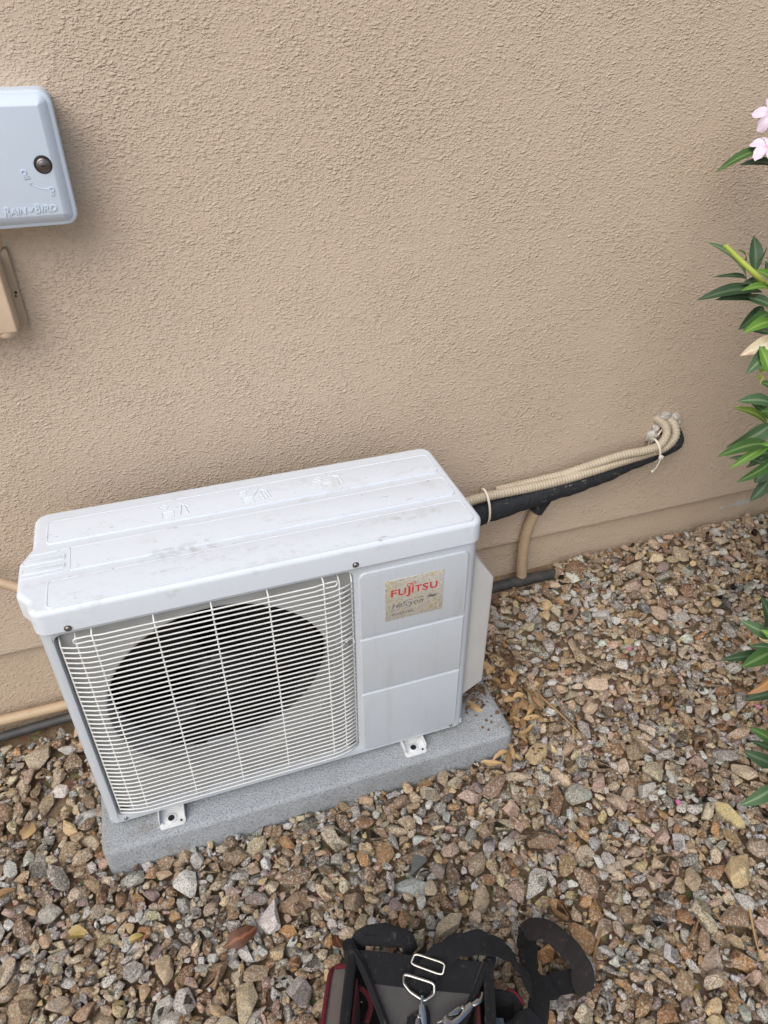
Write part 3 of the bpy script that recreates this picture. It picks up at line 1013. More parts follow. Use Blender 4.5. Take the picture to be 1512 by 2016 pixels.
line('conduit', [(0.62, 0.372, 0.462), (0.700, 0.366, 0.470), (0.790, 0.356, 0.482), (0.866, 0.348, 0.500), (0.953, 0.343, 0.516), (1.020, 0.338, 0.520), (1.065, 0.343, 0.524), (1.090, 0.354, 0.545), (1.094, 0.375, 0.563), (1.085, 0.412, 0.570)],
     ribbed(0.0108), M['conduit'], 'second beige ribbed conduit arching above the first one near the wall hole', 'conduit', 12, 0.0017)
line('drain_hose', [(0.770, 0.370, 0.415), (0.757, 0.376, 0.385), (0.741, 0.379, 0.347), (0.729, 0.380, 0.283), (0.727, 0.379, 0.213), (0.735, 0.377, 0.120), (0.738, 0.376, 0.09)],
     ribbed(0.0150, 0.009, 0.03), M['painted'], 'tan painted drain hose dropping down the wall from the black pipe', 'hose', 12, 0.002)
bm = bmesh.new()
tube(bm, [(0.7665, 0.372, 0.408), (0.7575, 0.376, 0.386), (0.748, 0.378, 0.366)], 0.0188, 12, 0.006)
tag(obj('hose_sleeve', bm, M['insul'], smooth=60), 'short dark sleeve where the tan drain hose meets the black pipe', 'sleeve')
bm = bmesh.new()
tube(bm, [(-0.80, 0.375, 0.024), (-0.643, 0.376, 0.024), (-0.50, 0.377, 0.032), (-0.2, 0.376, 0.045), (0.2, 0.373, 0.095), (0.50, 0.372, 0.124), (0.655, 0.371, 0.133), (0.74, 0.371, 0.135), (0.846, 0.372, 0.130)], lambda s, L: 0.0115 + 0.005 * float(smoothstep((s / L - 0.4) / 0.3)), 10, 0.02)
tb = obj('drip_tubing', bm, M['tubing'], smooth=60)
tag(tb, 'black tubing lying along the foot of the stucco wall', 'tubing')
bm = bmesh.new()
tube(bm, [(0.10, 0.347, 0.070), (0.2, 0.347, 0.080), (0.50, 0.346, 0.104), (0.655, 0.346, 0.114), (0.74, 0.347, 0.118), (0.82, 0.349, 0.116)], 0.0095, 8, 0.02)
tag(obj('drip_tubing', bm, M['tubing'], smooth=60), 'thinner black tubing in front of the black tubing at the wall foot', 'tubing')
line('wall_pipe', [(-0.85, 0.384, 0.070), (-0.633, 0.384, 0.070), (-0.50, 0.384, 0.070), (-0.2, 0.384, 0.072), (0.1, 0.384, 0.090)], 0.0125, M['pvc'], 'tan painted pipe low on the wall left of the unit', 'pipe', 12, 0.03)
line('cable', [(-0.80, 0.385, 0.545), (-0.62, 0.372, 0.530), (-0.502, 0.325, 0.513), (-0.44, 0.300, 0.485), (-0.38, 0.296, 0.455), (-0.30, 0.296, 0.42)], 0.0105, M['painted'], 'tan cable sheath running behind the left end of the unit', 'cable', 10, 0.01)

def tie(center, axis_t, rw, rh, label, tail=None):
    """a nylon band round a bundle, its head and its loose tail"""
    e = empty('cable_tie', center, label, 'cable tie')
    t = Vector(axis_t).normalized()
    u = Vector((0, -1, 0))
    w = t.cross(u).normalized()
    bm = bmesh.new()
    n = 22
    rings = []
    for k in range(n):
        a = 2 * math.pi * k / n
        c = u * (rw * math.cos(a)) + w * (rh * math.sin(a))
        d = c.normalized()
        rings.append([c + t * sx + d * sy for sx, sy in ((-0.0028, 0), (0.0028, 0), (0.0028, 0.0014), (-0.0028, 0.0014))])
    vs = [[bm.verts.new(p) for p in r] for r in rings]
    for k in range(n):
        a, b = vs[k], vs[(k + 1) % n]
        for i in range(4):
            bm.faces.new((a[i], a[(i + 1) % 4], b[(i + 1) % 4], b[i]))
    obj('band', bm, M['tie'], e, smooth=30)
    if tail:
        hp = Vector(tail[0]) - Vector(center)
        bm = bmesh.new()
        slab(bm, rect(hp.x - 0.0055, hp.x + 0.0055, hp.z - 0.0045, hp.z + 0.0045), 0.001, -0.003, 0.003, 0.001, XZ(hp.y), 2, 2)
        obj('head', bm, M['tie'], e)
        bm = bmesh.new()
        P = [Vector(p) - Vector(center) for p in tail]
        tube(bm, P, 0.0015, 6, 0.004)
        disc(bm, P[-1], (0, -1, 0), 0.0036, -0.002, 0.002, 10, 0.0015)
        obj('tail', bm, M['tie'], e, smooth=60)
    return e
tie((0.5765, 0.3440, 0.4430), (1, 0.1, 0.08), 0.032, 0.049, 'white cable tie around the pipe bundle beside the unit', None)
tie((1.060, 0.350, 0.506), (1, 0.0, 0.2), 0.024, 0.034, 'white cable tie with loose tail around the bundle near the wall hole', [(1.062, 0.322, 0.500), (1.052, 0.318, 0.478), (1.044, 0.320, 0.463)])
e = empty('wall_tie', (1.10, 0.385, 0.55), 'small white tie end poking from the wall hole sealant', 'cable tie')
bm = bmesh.new()
tube(bm, [(-0.004, -0.010, 0.012), (-0.012, -0.012, 0.0), (-0.020, -0.012, -0.014)], 0.0020, 6, 0.004)
obj('strap', bm, M['tie'], e, smooth=60)
bm = bmesh.new()
slab(bm, rect(-0.009, 0.001, 0.008, 0.016), 0.001, -0.003, 0.004, 0.001, XZ(-0.010), 2, 2)
obj('head', bm, M['tie'], e)

def lump(c, r, seed, amp=0.35, sub=3):
    bm = bmesh.new()
    bmesh.ops.create_icosphere(bm, subdivisions=sub, radius=1.0)
    for v in bm.verts:
        k = 1 + amp * noise.noise(v.co * 1.7 + Vector((seed, seed * 2, 0))) + amp * 0.5 * noise.noise(v.co * 4.5 + Vector((seed, 0, seed)))
        v.co = Vector((v.co.x * r[0] * k, v.co.y * r[1] * k, v.co.z * r[2] * k)) + Vector(c)
    return bm
hole = empty('wall_sealant', (1.11, 0.399, 0.54), 'crumbly grey white sealant around the pipe hole in the wall', 'sealant')
for c, r, s in (((-0.034, -0.008, -0.018), (0.014, 0.014, 0.017), 1.0), ((-0.022, -0.006, 0.004), (0.010, 0.010, 0.014), 5.0), ((-0.004, -0.002, 0.036), (0.022, 0.008, 0.010), 9.0), ((0.040, -0.004, 0.004), (0.010, 0.010, 0.018), 13.0), ((0.030, -0.002, 0.026), (0.014, 0.008, 0.010), 17.0)):
    obj('lump', lump(c, r, s, 0.5), M['sealant'], hole, smooth=50)
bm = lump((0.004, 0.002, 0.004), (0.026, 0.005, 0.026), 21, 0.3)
obj('hole_shade_lump', bm, M['dark'], hole, smooth=60)  # solid dark lump imitates the shade inside the pipe hole

# ------------------------------------------------------------------ gravel
rng = np.random.default_rng(11)
def proto(seg, seed):
    """a piece of crushed stone: a block cut by random planes, its edges worn round"""
    r = random.Random(seed)
    bm = bmesh.new()
    bmesh.ops.create_icosphere(bm, subdivisions=1, radius=1.12)
    for _ in range(r.randint(6, 9)):
        n = Vector((r.gauss(0, 1), r.gauss(0, 1), r.gauss(0, 1))).normalized()
        g = bm.verts[:] + bm.edges[:] + bm.faces[:]
        q = bmesh.ops.bisect_plane(bm, geom=g, plane_co=n * r.uniform(0.40, 0.80), plane_no=n, clear_outer=True)
        ed = [e for e in q['geom_cut'] if isinstance(e, bmesh.types.BMEdge)]
        if len(ed) > 2:
            bmesh.ops.edgenet_fill(bm, edges=ed)
    bmesh.ops.remove_doubles(bm, verts=bm.verts[:], dist=0.10)
    h = bmesh.ops.convex_hull(bm, input=bm.verts[:])
    bmesh.ops.delete(bm, geom=[v for v in bm.verts if not v.link_faces], context='VERTS')
    bmesh.ops.dissolve_limit(bm, angle_limit=R_(9), verts=bm.verts[:], edges=bm.edges[:])
    bmesh.ops.bevel(bm, geom=bm.edges[:], offset=r.uniform(0.025, 0.07), offset_type='OFFSET', segments=seg, profile=0.5, affect='EDGES', clamp_overlap=True)
    bmesh.ops.triangulate(bm, faces=bm.faces[:])
    bmesh.ops.recalc_face_normals(bm, faces=bm.faces[:])
    V = np.array([v.co[:] for v in bm.verts])
    bm.verts.index_update()
    F = np.array([[v.index for v in f.verts] for f in bm.faces], dtype=np.int32)
    bm.free()
    for i in range(len(V)):
        q = Vector(V[i]) * 1.3 + Vector((seed * 3.1, seed, 0))
        V[i] *= 1 + 0.10 * noise.noise(q)
    V -= (V.max(0) + V.min(0)) / 2
    V /= np.abs(V).max(0)
    return V, F
PROTO = [proto(1, i) for i in range(48)]
PROTO3 = [proto(2, 100 + i) for i in range(30)]
print('stone tris', sum(len(f) for v, f in PROTO) / 48)
PAL = [((196, 168, 134), 8, .8), ((170, 140, 106), 7.5, .8), ((216, 194, 162), 8.5, .8), ((184, 176, 166), 5, 1.0), ((158, 151, 142), 4, 1.0), ((212, 206, 196), 5, 1.0), ((224, 219, 210), 2.4, .6),
       ((204, 172, 150), 3.0, .7), ((182, 136, 90), 3.0, .7), ((150, 112, 80), 3.4, .7), ((156, 134, 126), 1.2, .5), ((112, 108, 104), 0.8, .7), ((220, 190, 140), 2.6, .6), ((144, 118, 92), 4, .8)]
PC = np.array([lin(*c)[:3] for c, w, s in PAL])
PW = np.array([w for c, w, s in PAL]); PW = PW / PW.sum()
PS = np.array([s for c, w, s in PAL])

CELL = 0.0025
hx0, hy0 = -1.02, -1.08
NX, NY = int(3.5 / CELL), int(1.50 / CELL)
HX, HY = np.meshgrid(hx0 + CELL * np.arange(NX), hy0 + CELL * np.arange(NY), indexing='ij')
H = ground_z(HX, HY)
OWN = -np.ones((NX, NY), dtype=np.int32)

E1, E2, BO = np.array([0.918, -0.397]), np.array([-0.397, -0.918]), np.array([-0.004, -0.428])   # tool bag frame
def region(x, y):
    """where loose stone is laid: what the picture shows and a margin around it"""
    ok = (x > -0.93) & (y < 0.395) & (x < 2.05)
    ok &= (1.150 * x - 1.041 * y) < (1.150 * 1.713 - 1.041 * 0.456) + 0.30        # right edge of view
    ok &= (y > -0.465 - 0.341 * x - 0.20)                                          # bottom edge of view
    ok &= ~((x > -0.416) & (x < 0.506) & (y > -0.052) & (y < 0.35))                # pad
    ok &= ~(((x < 0.835) & (x > 0.2) & (y > 0.326)) | ((x < -0.2) & (y > 0.352)))                                             # tubing at the wall
    u = (x - BO[0]) * E1[0] + (y - BO[1]) * E1[1]
    v = (x - BO[0]) * E2[0] + (y - BO[1]) * E2[1]
    ok &= ~((u > 0.0) & (u < 0.22) & (v > 0.01) & (v < 0.24))
    return ok
def bare(x, y):
    """thin patches where soil shows"""
    d = np.zeros_like(x)
    d = np.maximum(d, 0.97 * np.exp(-(((x + 0.52) / 0.13) ** 2 + ((y - 0.19) / 0.20) ** 2)))
    d = np.maximum(d, 0.6 * np.exp(-(((x - 0.44) / 0.05) ** 2 + ((y + 0.30) / 0.04) ** 2)))
    d = np.maximum(d, 0.85 * np.exp(-(((x + 0.58) / 0.06) ** 2 + ((y + 0.0) / 0.12) ** 2)))
    return d
stones = []
G0 = H.copy()
def lay(n, med, sig, lo, hi, tries, high):
    """drop n stones one by one, each at the lowest of a few random spots; one that would perch too high is left out"""
    m = n * tries
    xs, ys = [], []
    while len(xs) < m:
        x, y = rng.uniform(-0.93, 2.05, m), rng.uniform(-1.02, 0.395, m)
        k = region(x, y) & (rng.random(m) > bare(x, y))
        xs += x[k].tolist(); ys += y[k].tolist()
    rad = np.clip(med * np.exp(sig * rng.standard_normal(n)), lo, hi).tolist()
    sh = rng.uniform((1.0, 0.70, 0.50, 0.0), (1.65, 1.05, 0.85, math.pi), (n, 4)).tolist()
    for i in range(n):
        r = rad[i]
        a, b, c, th = r * sh[i][0], r * sh[i][1], r * sh[i][2], sh[i][3]
        R = int(a / CELL) + 1
        g = np.arange(-R, R + 1) * CELL
        U_, V_ = np.meshgrid(g, g, indexing='ij')
        uu = (U_ * math.cos(th) + V_ * math.sin(th)) / a
        vv = (-U_ * math.sin(th) + V_ * math.cos(th)) / b
        q = 1 - uu * uu - vv * vv
        inside = q > 0
        cap = c * np.sqrt(np.maximum(q, 0))
        low = np.where(inside, cap * 0.80, -9.0)
        best = None
        for j in range(i * tries, i * tries + tries):
            ix, iy = int((xs[j] - hx0) / CELL), int((ys[j] - hy0) / CELL)
            if ix - R < 0 or iy - R < 0 or ix + R + 1 > NX or iy + R + 1 > NY:
                continue
            zc = float((H[ix - R:ix + R + 1, iy - R:iy + R + 1] + low).max())
            rel = zc - G0[ix, iy] - c * 0.4
            if best is None or rel < best[0]:
                best = (rel, zc, ix, iy, xs[j], ys[j])
        if best is None or best[0] > high:
            continue
        rel, zc, ix, iy, x, y = best
        if y + max(a, b) * 0.9 > 0.402:
            continue
        w = H[ix - R:ix + R + 1, iy - R:iy + R + 1]
        top = zc + cap * 0.92
        up = inside & (top > w)
        w[up] = top[up]
        OWN[ix - R:ix + R + 1, iy - R:iy + R + 1][up] = len(stones)
        stones.append((x, y, zc, a, b, c, th, int(inside.sum())))
lay(2400, 0.0134, 0.28, 0.009, 0.023, 4, 0.024)
lay(7000, 0.0098, 0.24, 0.007, 0.018, 6, 0.024)
lay(8000, 0.0065, 0.24, 0.004, 0.011, 6, 0.024)
lay(9000, 0.0042, 0.20, 0.003, 0.007, 5, 0.024)

S = np.array([s[:7] for s in stones])
NS = len(S)
own = np.bincount(OWN[OWN >= 0].ravel(), minlength=NS)
vec = S[:, :3] - np.array(CAM[:])
dep = vec @ np.array(fwd[:])
pu = 0.5 + (vec @ np.array(rgt[:])) / dep * 1428.7 / 1512
pv = 0.5 - (vec @ np.array(upv[:])) / dep * 1428.7 / 2016
inview = (pu > 0.0) & (pu < 1.0) & (pv > 0) & (pv < 1.0)
u_ = (S[:, 0] - BO[0]) * E1[0] + (S[:, 1] - BO[1]) * E1[1]
v_ = (S[:, 0] - BO[0]) * E2[0] + (S[:, 1] - BO[1]) * E2[1]
hidden = ((S[:, 1] > 0.0) & (np.abs(S[:, 0]) < 0.5)) | ((u_ > -0.03) & (u_ < 0.27) & (v_ > -0.06))
score = own / dep ** 2 * inview * ~hidden
single = set(np.argsort(-score)[:300].tolist())

pick = rng.choice(len(PAL), NS, p=PW)
colr = PC[pick] * np.array([0.98, 1.0, 1.02]) * rng.uniform(1.02, 1.55, (NS, 1)) * (1 + 0.03 * rng.standard_normal((NS, 3)))
spk = PS[pick] * rng.uniform(0.5, 1.0, NS)
def turn(th, tx, ty):
    cz, sz, cx, sx, cy, sy = math.cos(th), math.sin(th), math.cos(tx), math.sin(tx), math.cos(ty), math.sin(ty)
    return np.array([[cz, -sz, 0], [sz, cz, 0], [0, 0, 1]]) @ np.array([[1, 0, 0], [0, cx, -sx], [0, sx, cx]]) @ np.array([[cy, 0, sy], [0, 1, 0], [-sy, 0, cy]])
VV, FF, CCc, off = [], [], [], 0
def paint(me, cols):
    at = me.attributes.new('stone_color', 'FLOAT_COLOR', 'POINT')
    at.data.foreach_set('color', np.ascontiguousarray(cols, dtype=np.float32).ravel())
def raw_mesh(name, V, F):
    me = bpy.data.meshes.new(name)
    me.vertices.add(len(V)); me.vertices.foreach_set('co', V.astype(np.float32).ravel())
    me.loops.add(F.size); me.loops.foreach_set('vertex_index', F.astype(np.int32).ravel())
    me.polygons.add(len(F)); me.polygons.foreach_set('loop_start', np.arange(0, F.size, 3, dtype=np.int32))
    me.polygons.foreach_set('loop_total', np.full(len(F), 3, dtype=np.int32))
    me.update(calc_edges=True)
    return me
for i in range(NS):
    x, y, z, a, b, c, th = S[i]
    solo = i in single
    V, F = (PROTO3[i % 30] if solo else PROTO[(i * 7) % 48])
    R = turn(th, rng.normal(0, 0.22), rng.normal(0, 0.22))
    W = (V * np.array([a, b, c]) * 1.05) @ R.T
    if solo:
        me = raw_mesh('stone', W, F)
        paint(me, np.tile(np.append(colr[i], spk[i]), (len(V), 1)))
        link_mesh('stone', me, M['stone'], bed, (x, y, z), smooth=22)
    elif own[i] > 0 or rng.random() < 0.3:
        VV.append(W + np.array([x, y, z])); FF.append(F + off); off += len(V)
        CCc.append(np.tile(np.append(colr[i], spk[i]), (len(V), 1)))
me = raw_mesh('gravel', np.concatenate(VV), np.concatenate(FF))
paint(me, np.concatenate(CCc))
gr = link_mesh('gravel', me, M['stone'], bed, smooth=22)
gr['kind'] = 'stuff'
print('stones', NS, 'mesh tris', len(me.polygons))
def top_z(x, y, r=0.006):
    ix, iy = int((x - hx0) / CELL), int((y - hy0) / CELL)
    k = max(1, int(r / CELL))
    return float(np.percentile(H[ix - k:ix + k + 1, iy - k:iy + k + 1], 80))

# ------------------------------------------------------------------ oleander
def leaf_mesh(base, tip, width, seed, droop=0.08, fold=0.25, facing=None, nl=9, twist=0.0, curl=0.0):
    r = random.Random(seed)
    B, T = Vector(base), Vector(tip)
    d = T - B
    L = d.length
    t = d.normalized()
    up = Vector(facing) if facing else Vector((r.uniform(-.5, .3), r.uniform(-1.0, -0.3), r.uniform(0.5, 1.1)))
    n = (up - t * up.dot(t)).normalized()
    w = t.cross(n)
    bm = bmesh.new()
    lay_ = bm.verts.layers.float.new('rib')
    rows = []
    for i in range(nl + 1):
        f = i / nl
        wid = width * 0.5 * (math.sin(math.pi * min(1, f ** 0.85)) ** 0.75 if 0 < f < 1 else 0.0)
        wid = max(wid, width * (0.07 if f < 0.5 else 0.012))
        a = twist * (f - 0.3)
        ww = w * math.cos(a) + n * math.sin(a)
        nn = n * math.cos(a) - w * math.sin(a)
        p = B + d * f + n * (L * droop * (math.sin(math.pi * f) - 0.6 * f * f)) + n * (curl * L * f * f)
        row = []
        for g in (-1, -0.5, 0, 0.5, 1):
            v = bm.verts.new(p + ww * (wid * g) + nn * (fold * wid * abs(g) - 0.0))
            v[lay_] = 1.0 if g == 0 else (0.35 if abs(g) == 0.5 else 0.0)
            row.append(v)
        rows.append(row)
    for a, b in zip(rows, rows[1:]):
        for j in range(4):
            bm.faces.new((a[j], a[j + 1], b[j + 1], b[j]))
    me = bpy.data.meshes.new('leaf')
    bm.to_mesh(me)
    bm.free()
    return me
LEAVES = [[[0.9679,0.1199,1.0333],[0.9111,0.1763,1.0924],0.0162,"t"],[[1.018,0.1525,1.0304],[1.025,0.1874,1.0894],0.0186,"d"],[[0.9651,0.1131,1.0575],[0.9766,0.0995,1.0943],0.0066,"m"],[[0.9858,0.1535,1.0518],[0.9436,0.1313,1.0844],0.0077,"o"],[[0.9674,0.1183,1.031],[0.863,0.0878,1.0564],0.0067,"d"],[[0.9787,0.088,1.0303],[0.9127,0.0697,1.0438],0.0113,"d"],[[0.9657,0.0721,1.0205],[0.8258,0.0751,1.0255],0.0186,"d"],[[0.9779,0.0893,0.9971],[0.8593,0.0636,1.0237],0.0133,"d"],[[0.9585,0.042,1.0289],[0.8599,0.0119,1.0582],0.0146,"b"],[[0.9706,0.0445,1.0031],[0.9312,0.0792,1.0144],0.0148,"t"],[[0.9876,0.0789,0.9876],[0.9228,0.0569,0.9597],0.0152,"d"],[[0.9797,0.0527,0.9838],[0.8904,0.0142,0.9805],0.0159,"m"],[[0.9486,0.0132,0.986],[0.8717,-0.0065,0.9858],0.0164,"b"],[[1.002,0.0539,0.9437],[0.9748,0.0731,0.9431],0.0134,"d"],[[0.8955,-0.065,0.9269],[0.8892,-0.0309,0.9664],0.0176,"b"],[[1.0493,0.1563,1.0151],[1.0579,0.1699,1.0413],0.0109,"d"],[[0.9572,0.0404,1.0435],[0.9027,0.0358,1.0793],0.0153,"b"],[[1.04,0.2198,1.2336],[0.9129,0.2064,1.2109],0.0159,"m"],[[1.0714,0.2262,1.2046],[0.9928,0.2371,1.2108],0.0144,"d"],[[0.9435,-0.0068,0.9399],[0.8488,-0.0617,0.9363],0.022,"t"],[[0.9565,-0.0442,0.8441],[0.8761,-0.0349,0.8643],0.0188,"t"],[[0.9519,-0.0461,0.805],[0.8656,-0.0413,0.8557],0.0152,"o"],[[0.9355,-0.0686,0.8194],[0.8516,-0.0662,0.7839],0.0251,"t"],[[0.9141,-0.1039,0.7972],[0.7743,-0.1239,0.8193],0.0183,"m"],[[0.8979,-0.1128,0.8126],[0.8085,-0.1244,0.7836],0.0126,"b"],[[0.9331,-0.0859,0.7436],[0.8723,-0.0572,0.7549],0.0124,"t"],[[0.9172,-0.1113,0.7715],[0.8148,-0.147,0.767],0.0148,"m"],[[0.9448,-0.0904,0.7428],[0.9105,-0.098,0.7144],0.0228,"d"],[[0.9558,-0.0912,0.7123],[0.9101,-0.1034,0.6757],0.0174,"d"],[[0.9301,-0.0835,0.8489],[0.849,-0.1162,0.8869],0.0136,"m"],[[0.9588,-0.0355,0.8741],[0.9228,-0.0287,0.89],0.013,"m"],[[0.9291,-0.2285,0.4483],[0.8752,-0.23,0.5425],0.0219,"d"],[[0.9293,-0.2403,0.4327],[0.8571,-0.2194,0.4791],0.0179,"t"],[[0.9394,-0.2436,0.3983],[0.8743,-0.2439,0.429],0.0121,"t"],[[0.9057,-0.2618,0.4105],[0.7869,-0.2658,0.4442],0.0158,"d"],[[0.8945,-0.276,0.4383],[0.805,-0.2951,0.4484],0.0212,"m"],[[0.9129,-0.3038,0.3407],[0.8515,-0.2941,0.3352],0.0149,"d"],[[0.8919,-0.3558,0.2618],[0.8257,-0.3457,0.3224],0.0159,"m"],[[0.8949,-0.3632,0.2361],[0.8225,-0.3618,0.3054],0.012,"d"],[[0.8795,-0.3846,0.2351],[0.8179,-0.3576,0.2676],0.0197,"d"],[[0.8644,-0.4121,0.2089],[0.7739,-0.4253,0.2093],0.0196,"t"],[[0.9151,-0.2629,0.4479],[0.8867,-0.2446,0.4699],0.0117,"b"],[[1.0004,-0.0307,0.7784],[0.9242,-0.0201,0.8463],0.0137,"m"],[[0.9715,-0.0665,0.7522],[0.8926,-0.0859,0.7673],0.0135,"d"],[[0.985,-0.059,0.7511],[0.918,-0.0627,0.7262],0.0117,"t"],[[0.9579,0.0074,0.9481],[0.8805,-0.0087,0.9424],0.0212,"y"],[[0.892,-0.2985,0.4072],[0.8189,-0.3209,0.3952],0.0164,"r"]]
bush = empty('oleander_bush', (1.45, -0.15, 0.06), 'green oleander bush with pale pink flowers reaching in at the right edge', 'bush')
BI = Matrix.Translation(-Vector(bush.location))
def Bp(name, x, mat, parent=None, smooth=180):
    p = parent or bush
    o = obj(name, x, mat, p, smooth=smooth) if isinstance(x, bmesh.types.BMesh) else link_mesh(name, x, mat, p, smooth=smooth)
    o.matrix_parent_inverse = BI if p is bush else Matrix()
    return o
stems = [[(1.45, -0.15, 0.05), (1.38, -0.04, 0.45), (1.24, 0.06, 0.80), (1.10, 0.09, 0.97), (1.03, 0.085, 1.04)],
         [(1.47, -0.13, 0.05), (1.42, 0.08, 0.55), (1.26, 0.20, 1.02), (1.12, 0.235, 1.22), (1.08, 0.24, 1.29)],
         [(1.44, -0.18, 0.05), (1.30, -0.16, 0.42), (1.12, -0.10, 0.68), (0.99, -0.07, 0.80), (0.965, -0.06, 0.84)],
         [(1.43, -0.20, 0.05), (1.28, -0.28, 0.26), (1.08, -0.31, 0.38), (0.95, -0.30, 0.46), (0.925, -0.29, 0.50)],
         [(1.42, -0.19, 0.05), (1.22, -0.38, 0.16), (1.02, -0.42, 0.25), (0.895, -0.41, 0.32), (0.88, -0.40, 0.36)],
         [(1.50, -0.14, 0.05), (1.62, -0.20, 0.5), (1.66, -0.20, 0.95), (1.60, -0.18, 1.3)],
         [(1.49, -0.12, 0.05), (1.58, 0.02, 0.5), (1.52, 0.10, 0.95), (1.42, 0.10, 1.35)]]
for s in stems:
    bm = bmesh.new()
    tube(bm, s, lambda q, L: 0.010 - 0.0065 * q / L, 8, 0.03)
    Bp('stem', bm, M['bark'])
for i, (b, t, w, k) in enumerate(LEAVES):
    dry = k in 'yr'
    o = Bp('leaf', leaf_mesh(b, t, w * 1.42, i, 0.10 if not dry else 0.16, 0.28 if not dry else 0.55, twist=random.Random(i).uniform(-0.5, 0.5)), M[k])
    if dry:
        o['label'] = 'dead cream and brown leaf' if k == 'y' else 'dead brown leaf'
r = random.Random(77)
for si, s in enumerate(stems):                    # foliage further along the stems, beyond the picture's edge
    path, L = spline(s, 0.02)
    for q in range(26 if si > 4 else (46 if si in (0, 2) else 16)):
        f = r.uniform(0.45, 0.97 if si < 5 else 1.0)
        p = path[int(f * (len(path) - 1))]
        a = r.uniform(0, 2 * math.pi)
        dr = Vector((math.cos(a), math.sin(a), r.uniform(-0.2, 0.9))).normalized()
        tip = p + dr * r.uniform(0.09, 0.14)
        v = tip - CAM
        dd = v.dot(fwd)
        if dd > 0 and v.dot(rgt) / dd * 1428.7 / 1512 < (0.488 if si in (0, 2) and p.z < 1.08 else 0.515):
            continue                                # the picture shows no leaf there
        Bp('leaf', leaf_mesh(p, tip, r.uniform(0.016, 0.024), 500 + si * 40 + q), M[r.choice('dtmmdb')])
bm = bmesh.new()                                  # unseen mass of the bush further right, added to hold back sky light
lay_ = bm.verts.layers.float.new('rib')
n_far = 0
while n_far < 2600:
    p = Vector((r.gauss(1.72, 0.30), r.gauss(-0.25, 0.30), r.uniform(0.12, 1.75)))
    if p.y > 0.36 or p.x < 1.0:
        continue
    a = r.uniform(0, 2 * math.pi)
    d = Vector((math.cos(a), math.sin(a), r.uniform(-0.3, 0.9))).normalized()
    L, w = r.uniform(0.09, 0.14), r.uniform(0.016, 0.024)
    tip = p + d * L
    if tip.y > 0.385 or any((q - CAM).dot(fwd) > 0 and (q - CAM).dot(rgt) / (q - CAM).dot(fwd) * 1428.7 / 1512 < 0.53 for q in (p, tip)):
        continue
    n = Vector((r.uniform(-.5, .5), r.uniform(-.6, .3), 1))
    n = (n - d * n.dot(d)).normalized()
    s = d.cross(n)
    rows = []
    for f, k in ((0, 0.1), (0.25, 0.8), (0.55, 1.0), (0.82, 0.6), (1, 0.05)):
        row = []
        for g in (-1, 0, 1):
            v = bm.verts.new(p + d * (L * f) + s * (w / 2 * k * g) + n * (0.25 * w / 2 * k * abs(g) + 0.1 * L * (f - f * f * 1.5)))
            v[lay_] = 1.0 if g == 0 else 0.0
            row.append(v)
        rows.append(row)
    for a_, b_ in zip(rows, rows[1:]):
        for j in range(2):
            bm.faces.new((a_[j], a_[j + 1], b_[j + 1], b_[j]))
    n_far += 1
o = Bp('foliage', bm, M['m'], smooth=180)
o['kind'] = 'stuff'
bm = bmesh.new()
tube(bm, [(0.985, 0.058, 1.028), (0.960, 0.059, 1.040), (0.944, 0.062, 1.049), (0.905, 0.085, 1.082), (0.879, 0.101, 1.105)], lambda s, L: 0.0022 + 0.0030 * float(smoothstep((s - 0.025) / 0.03)) - 0.0010 * float(smoothstep((s - 0.07) / 0.06)), 8, 0.004)
Bp('seed_pod', bm, M['pod'], smooth=60)
for c, d in (((0.906, -0.036, 0.916), (-0.7, -0.3, 0.6)), ((0.908, -0.036, 0.908), (-0.9, -0.3, 0.0)), ((0.911, -0.034, 0.918), (-0.3, -0.4, 0.9)), ((0.914, -0.036, 0.904), (-0.6, -0.5, -0.3))):
    bm = bmesh.new()
    c, d = Vector(c), Vector(d).normalized()
    tube(bm, [c, c + d * 0.010, c + d * 0.020], lambda s, L: 0.0030 * (1.05 - s / L), 7, 0.003)
    Bp('bud', bm, M['pod'], smooth=60)
def flower(c, axis_, size, seed):
    r = random.Random(seed)
    a = Vector(axis_).normalized()
    x = a.orthogonal().normalized()
    y = a.cross(x)
    bm = bmesh.new()
    c = Vector(c)
    tube(bm, [c - a * 0.024, c - a * 0.012, c], lambda s, L: 0.0018 + 0.0022 * s / L, 8, 0.004)
    fl = Bp('flower', bm, M['petal'], smooth=60)
    for k in range(5):
        th = 2 * math.pi * k / 5 + r.uniform(-0.1, 0.1)
        d = x * math.cos(th) + y * math.sin(th)
        s = y * math.cos(th) - x * math.sin(th)
        bm = bmesh.new()
        ly_ = bm.verts.layers.float.new('rib')
        rows = []
        for i in range(8):
            f = i / 7
            w = size * (0.10 + 0.62 * math.sin(math.pi * min(1.0, f * 0.62 + 0.04)) ** 1.5) * (1.0 if f < 0.9 else 0.72)
            row = []
            for j in range(6):
                g = j / 5 * 2 - 1
                lift = size * (0.55 * f - 0.75 * f * f + 0.10 * g * g * f + 0.07 * math.sin(5 * g + k) * f + 0.06 * math.sin(k * 3 + f * 5))
                v = bm.verts.new(c + d * (size * f * (1 - 0.08 * g * g)) + s * (w * 0.5 * g + 0.16 * size * f * f) + a * lift)
                v[ly_] = max(0.0, 1.0 - f * 2.6)
                row.append(v)
            rows.append(row)
        for p, q in zip(rows, rows[1:]):
            for j in range(5):
                bm.faces.new((p[j], p[j + 1], q[j + 1], q[j]))
        Bp('petal', bm, M['petal'], fl, smooth=180)
flower((1.031, 0.236, 1.290), (-0.35, -0.85, 0.45), 0.030, 1)
flower((1.004, 0.194, 1.244), (-0.25, -0.55, 0.80), 0.030, 2)
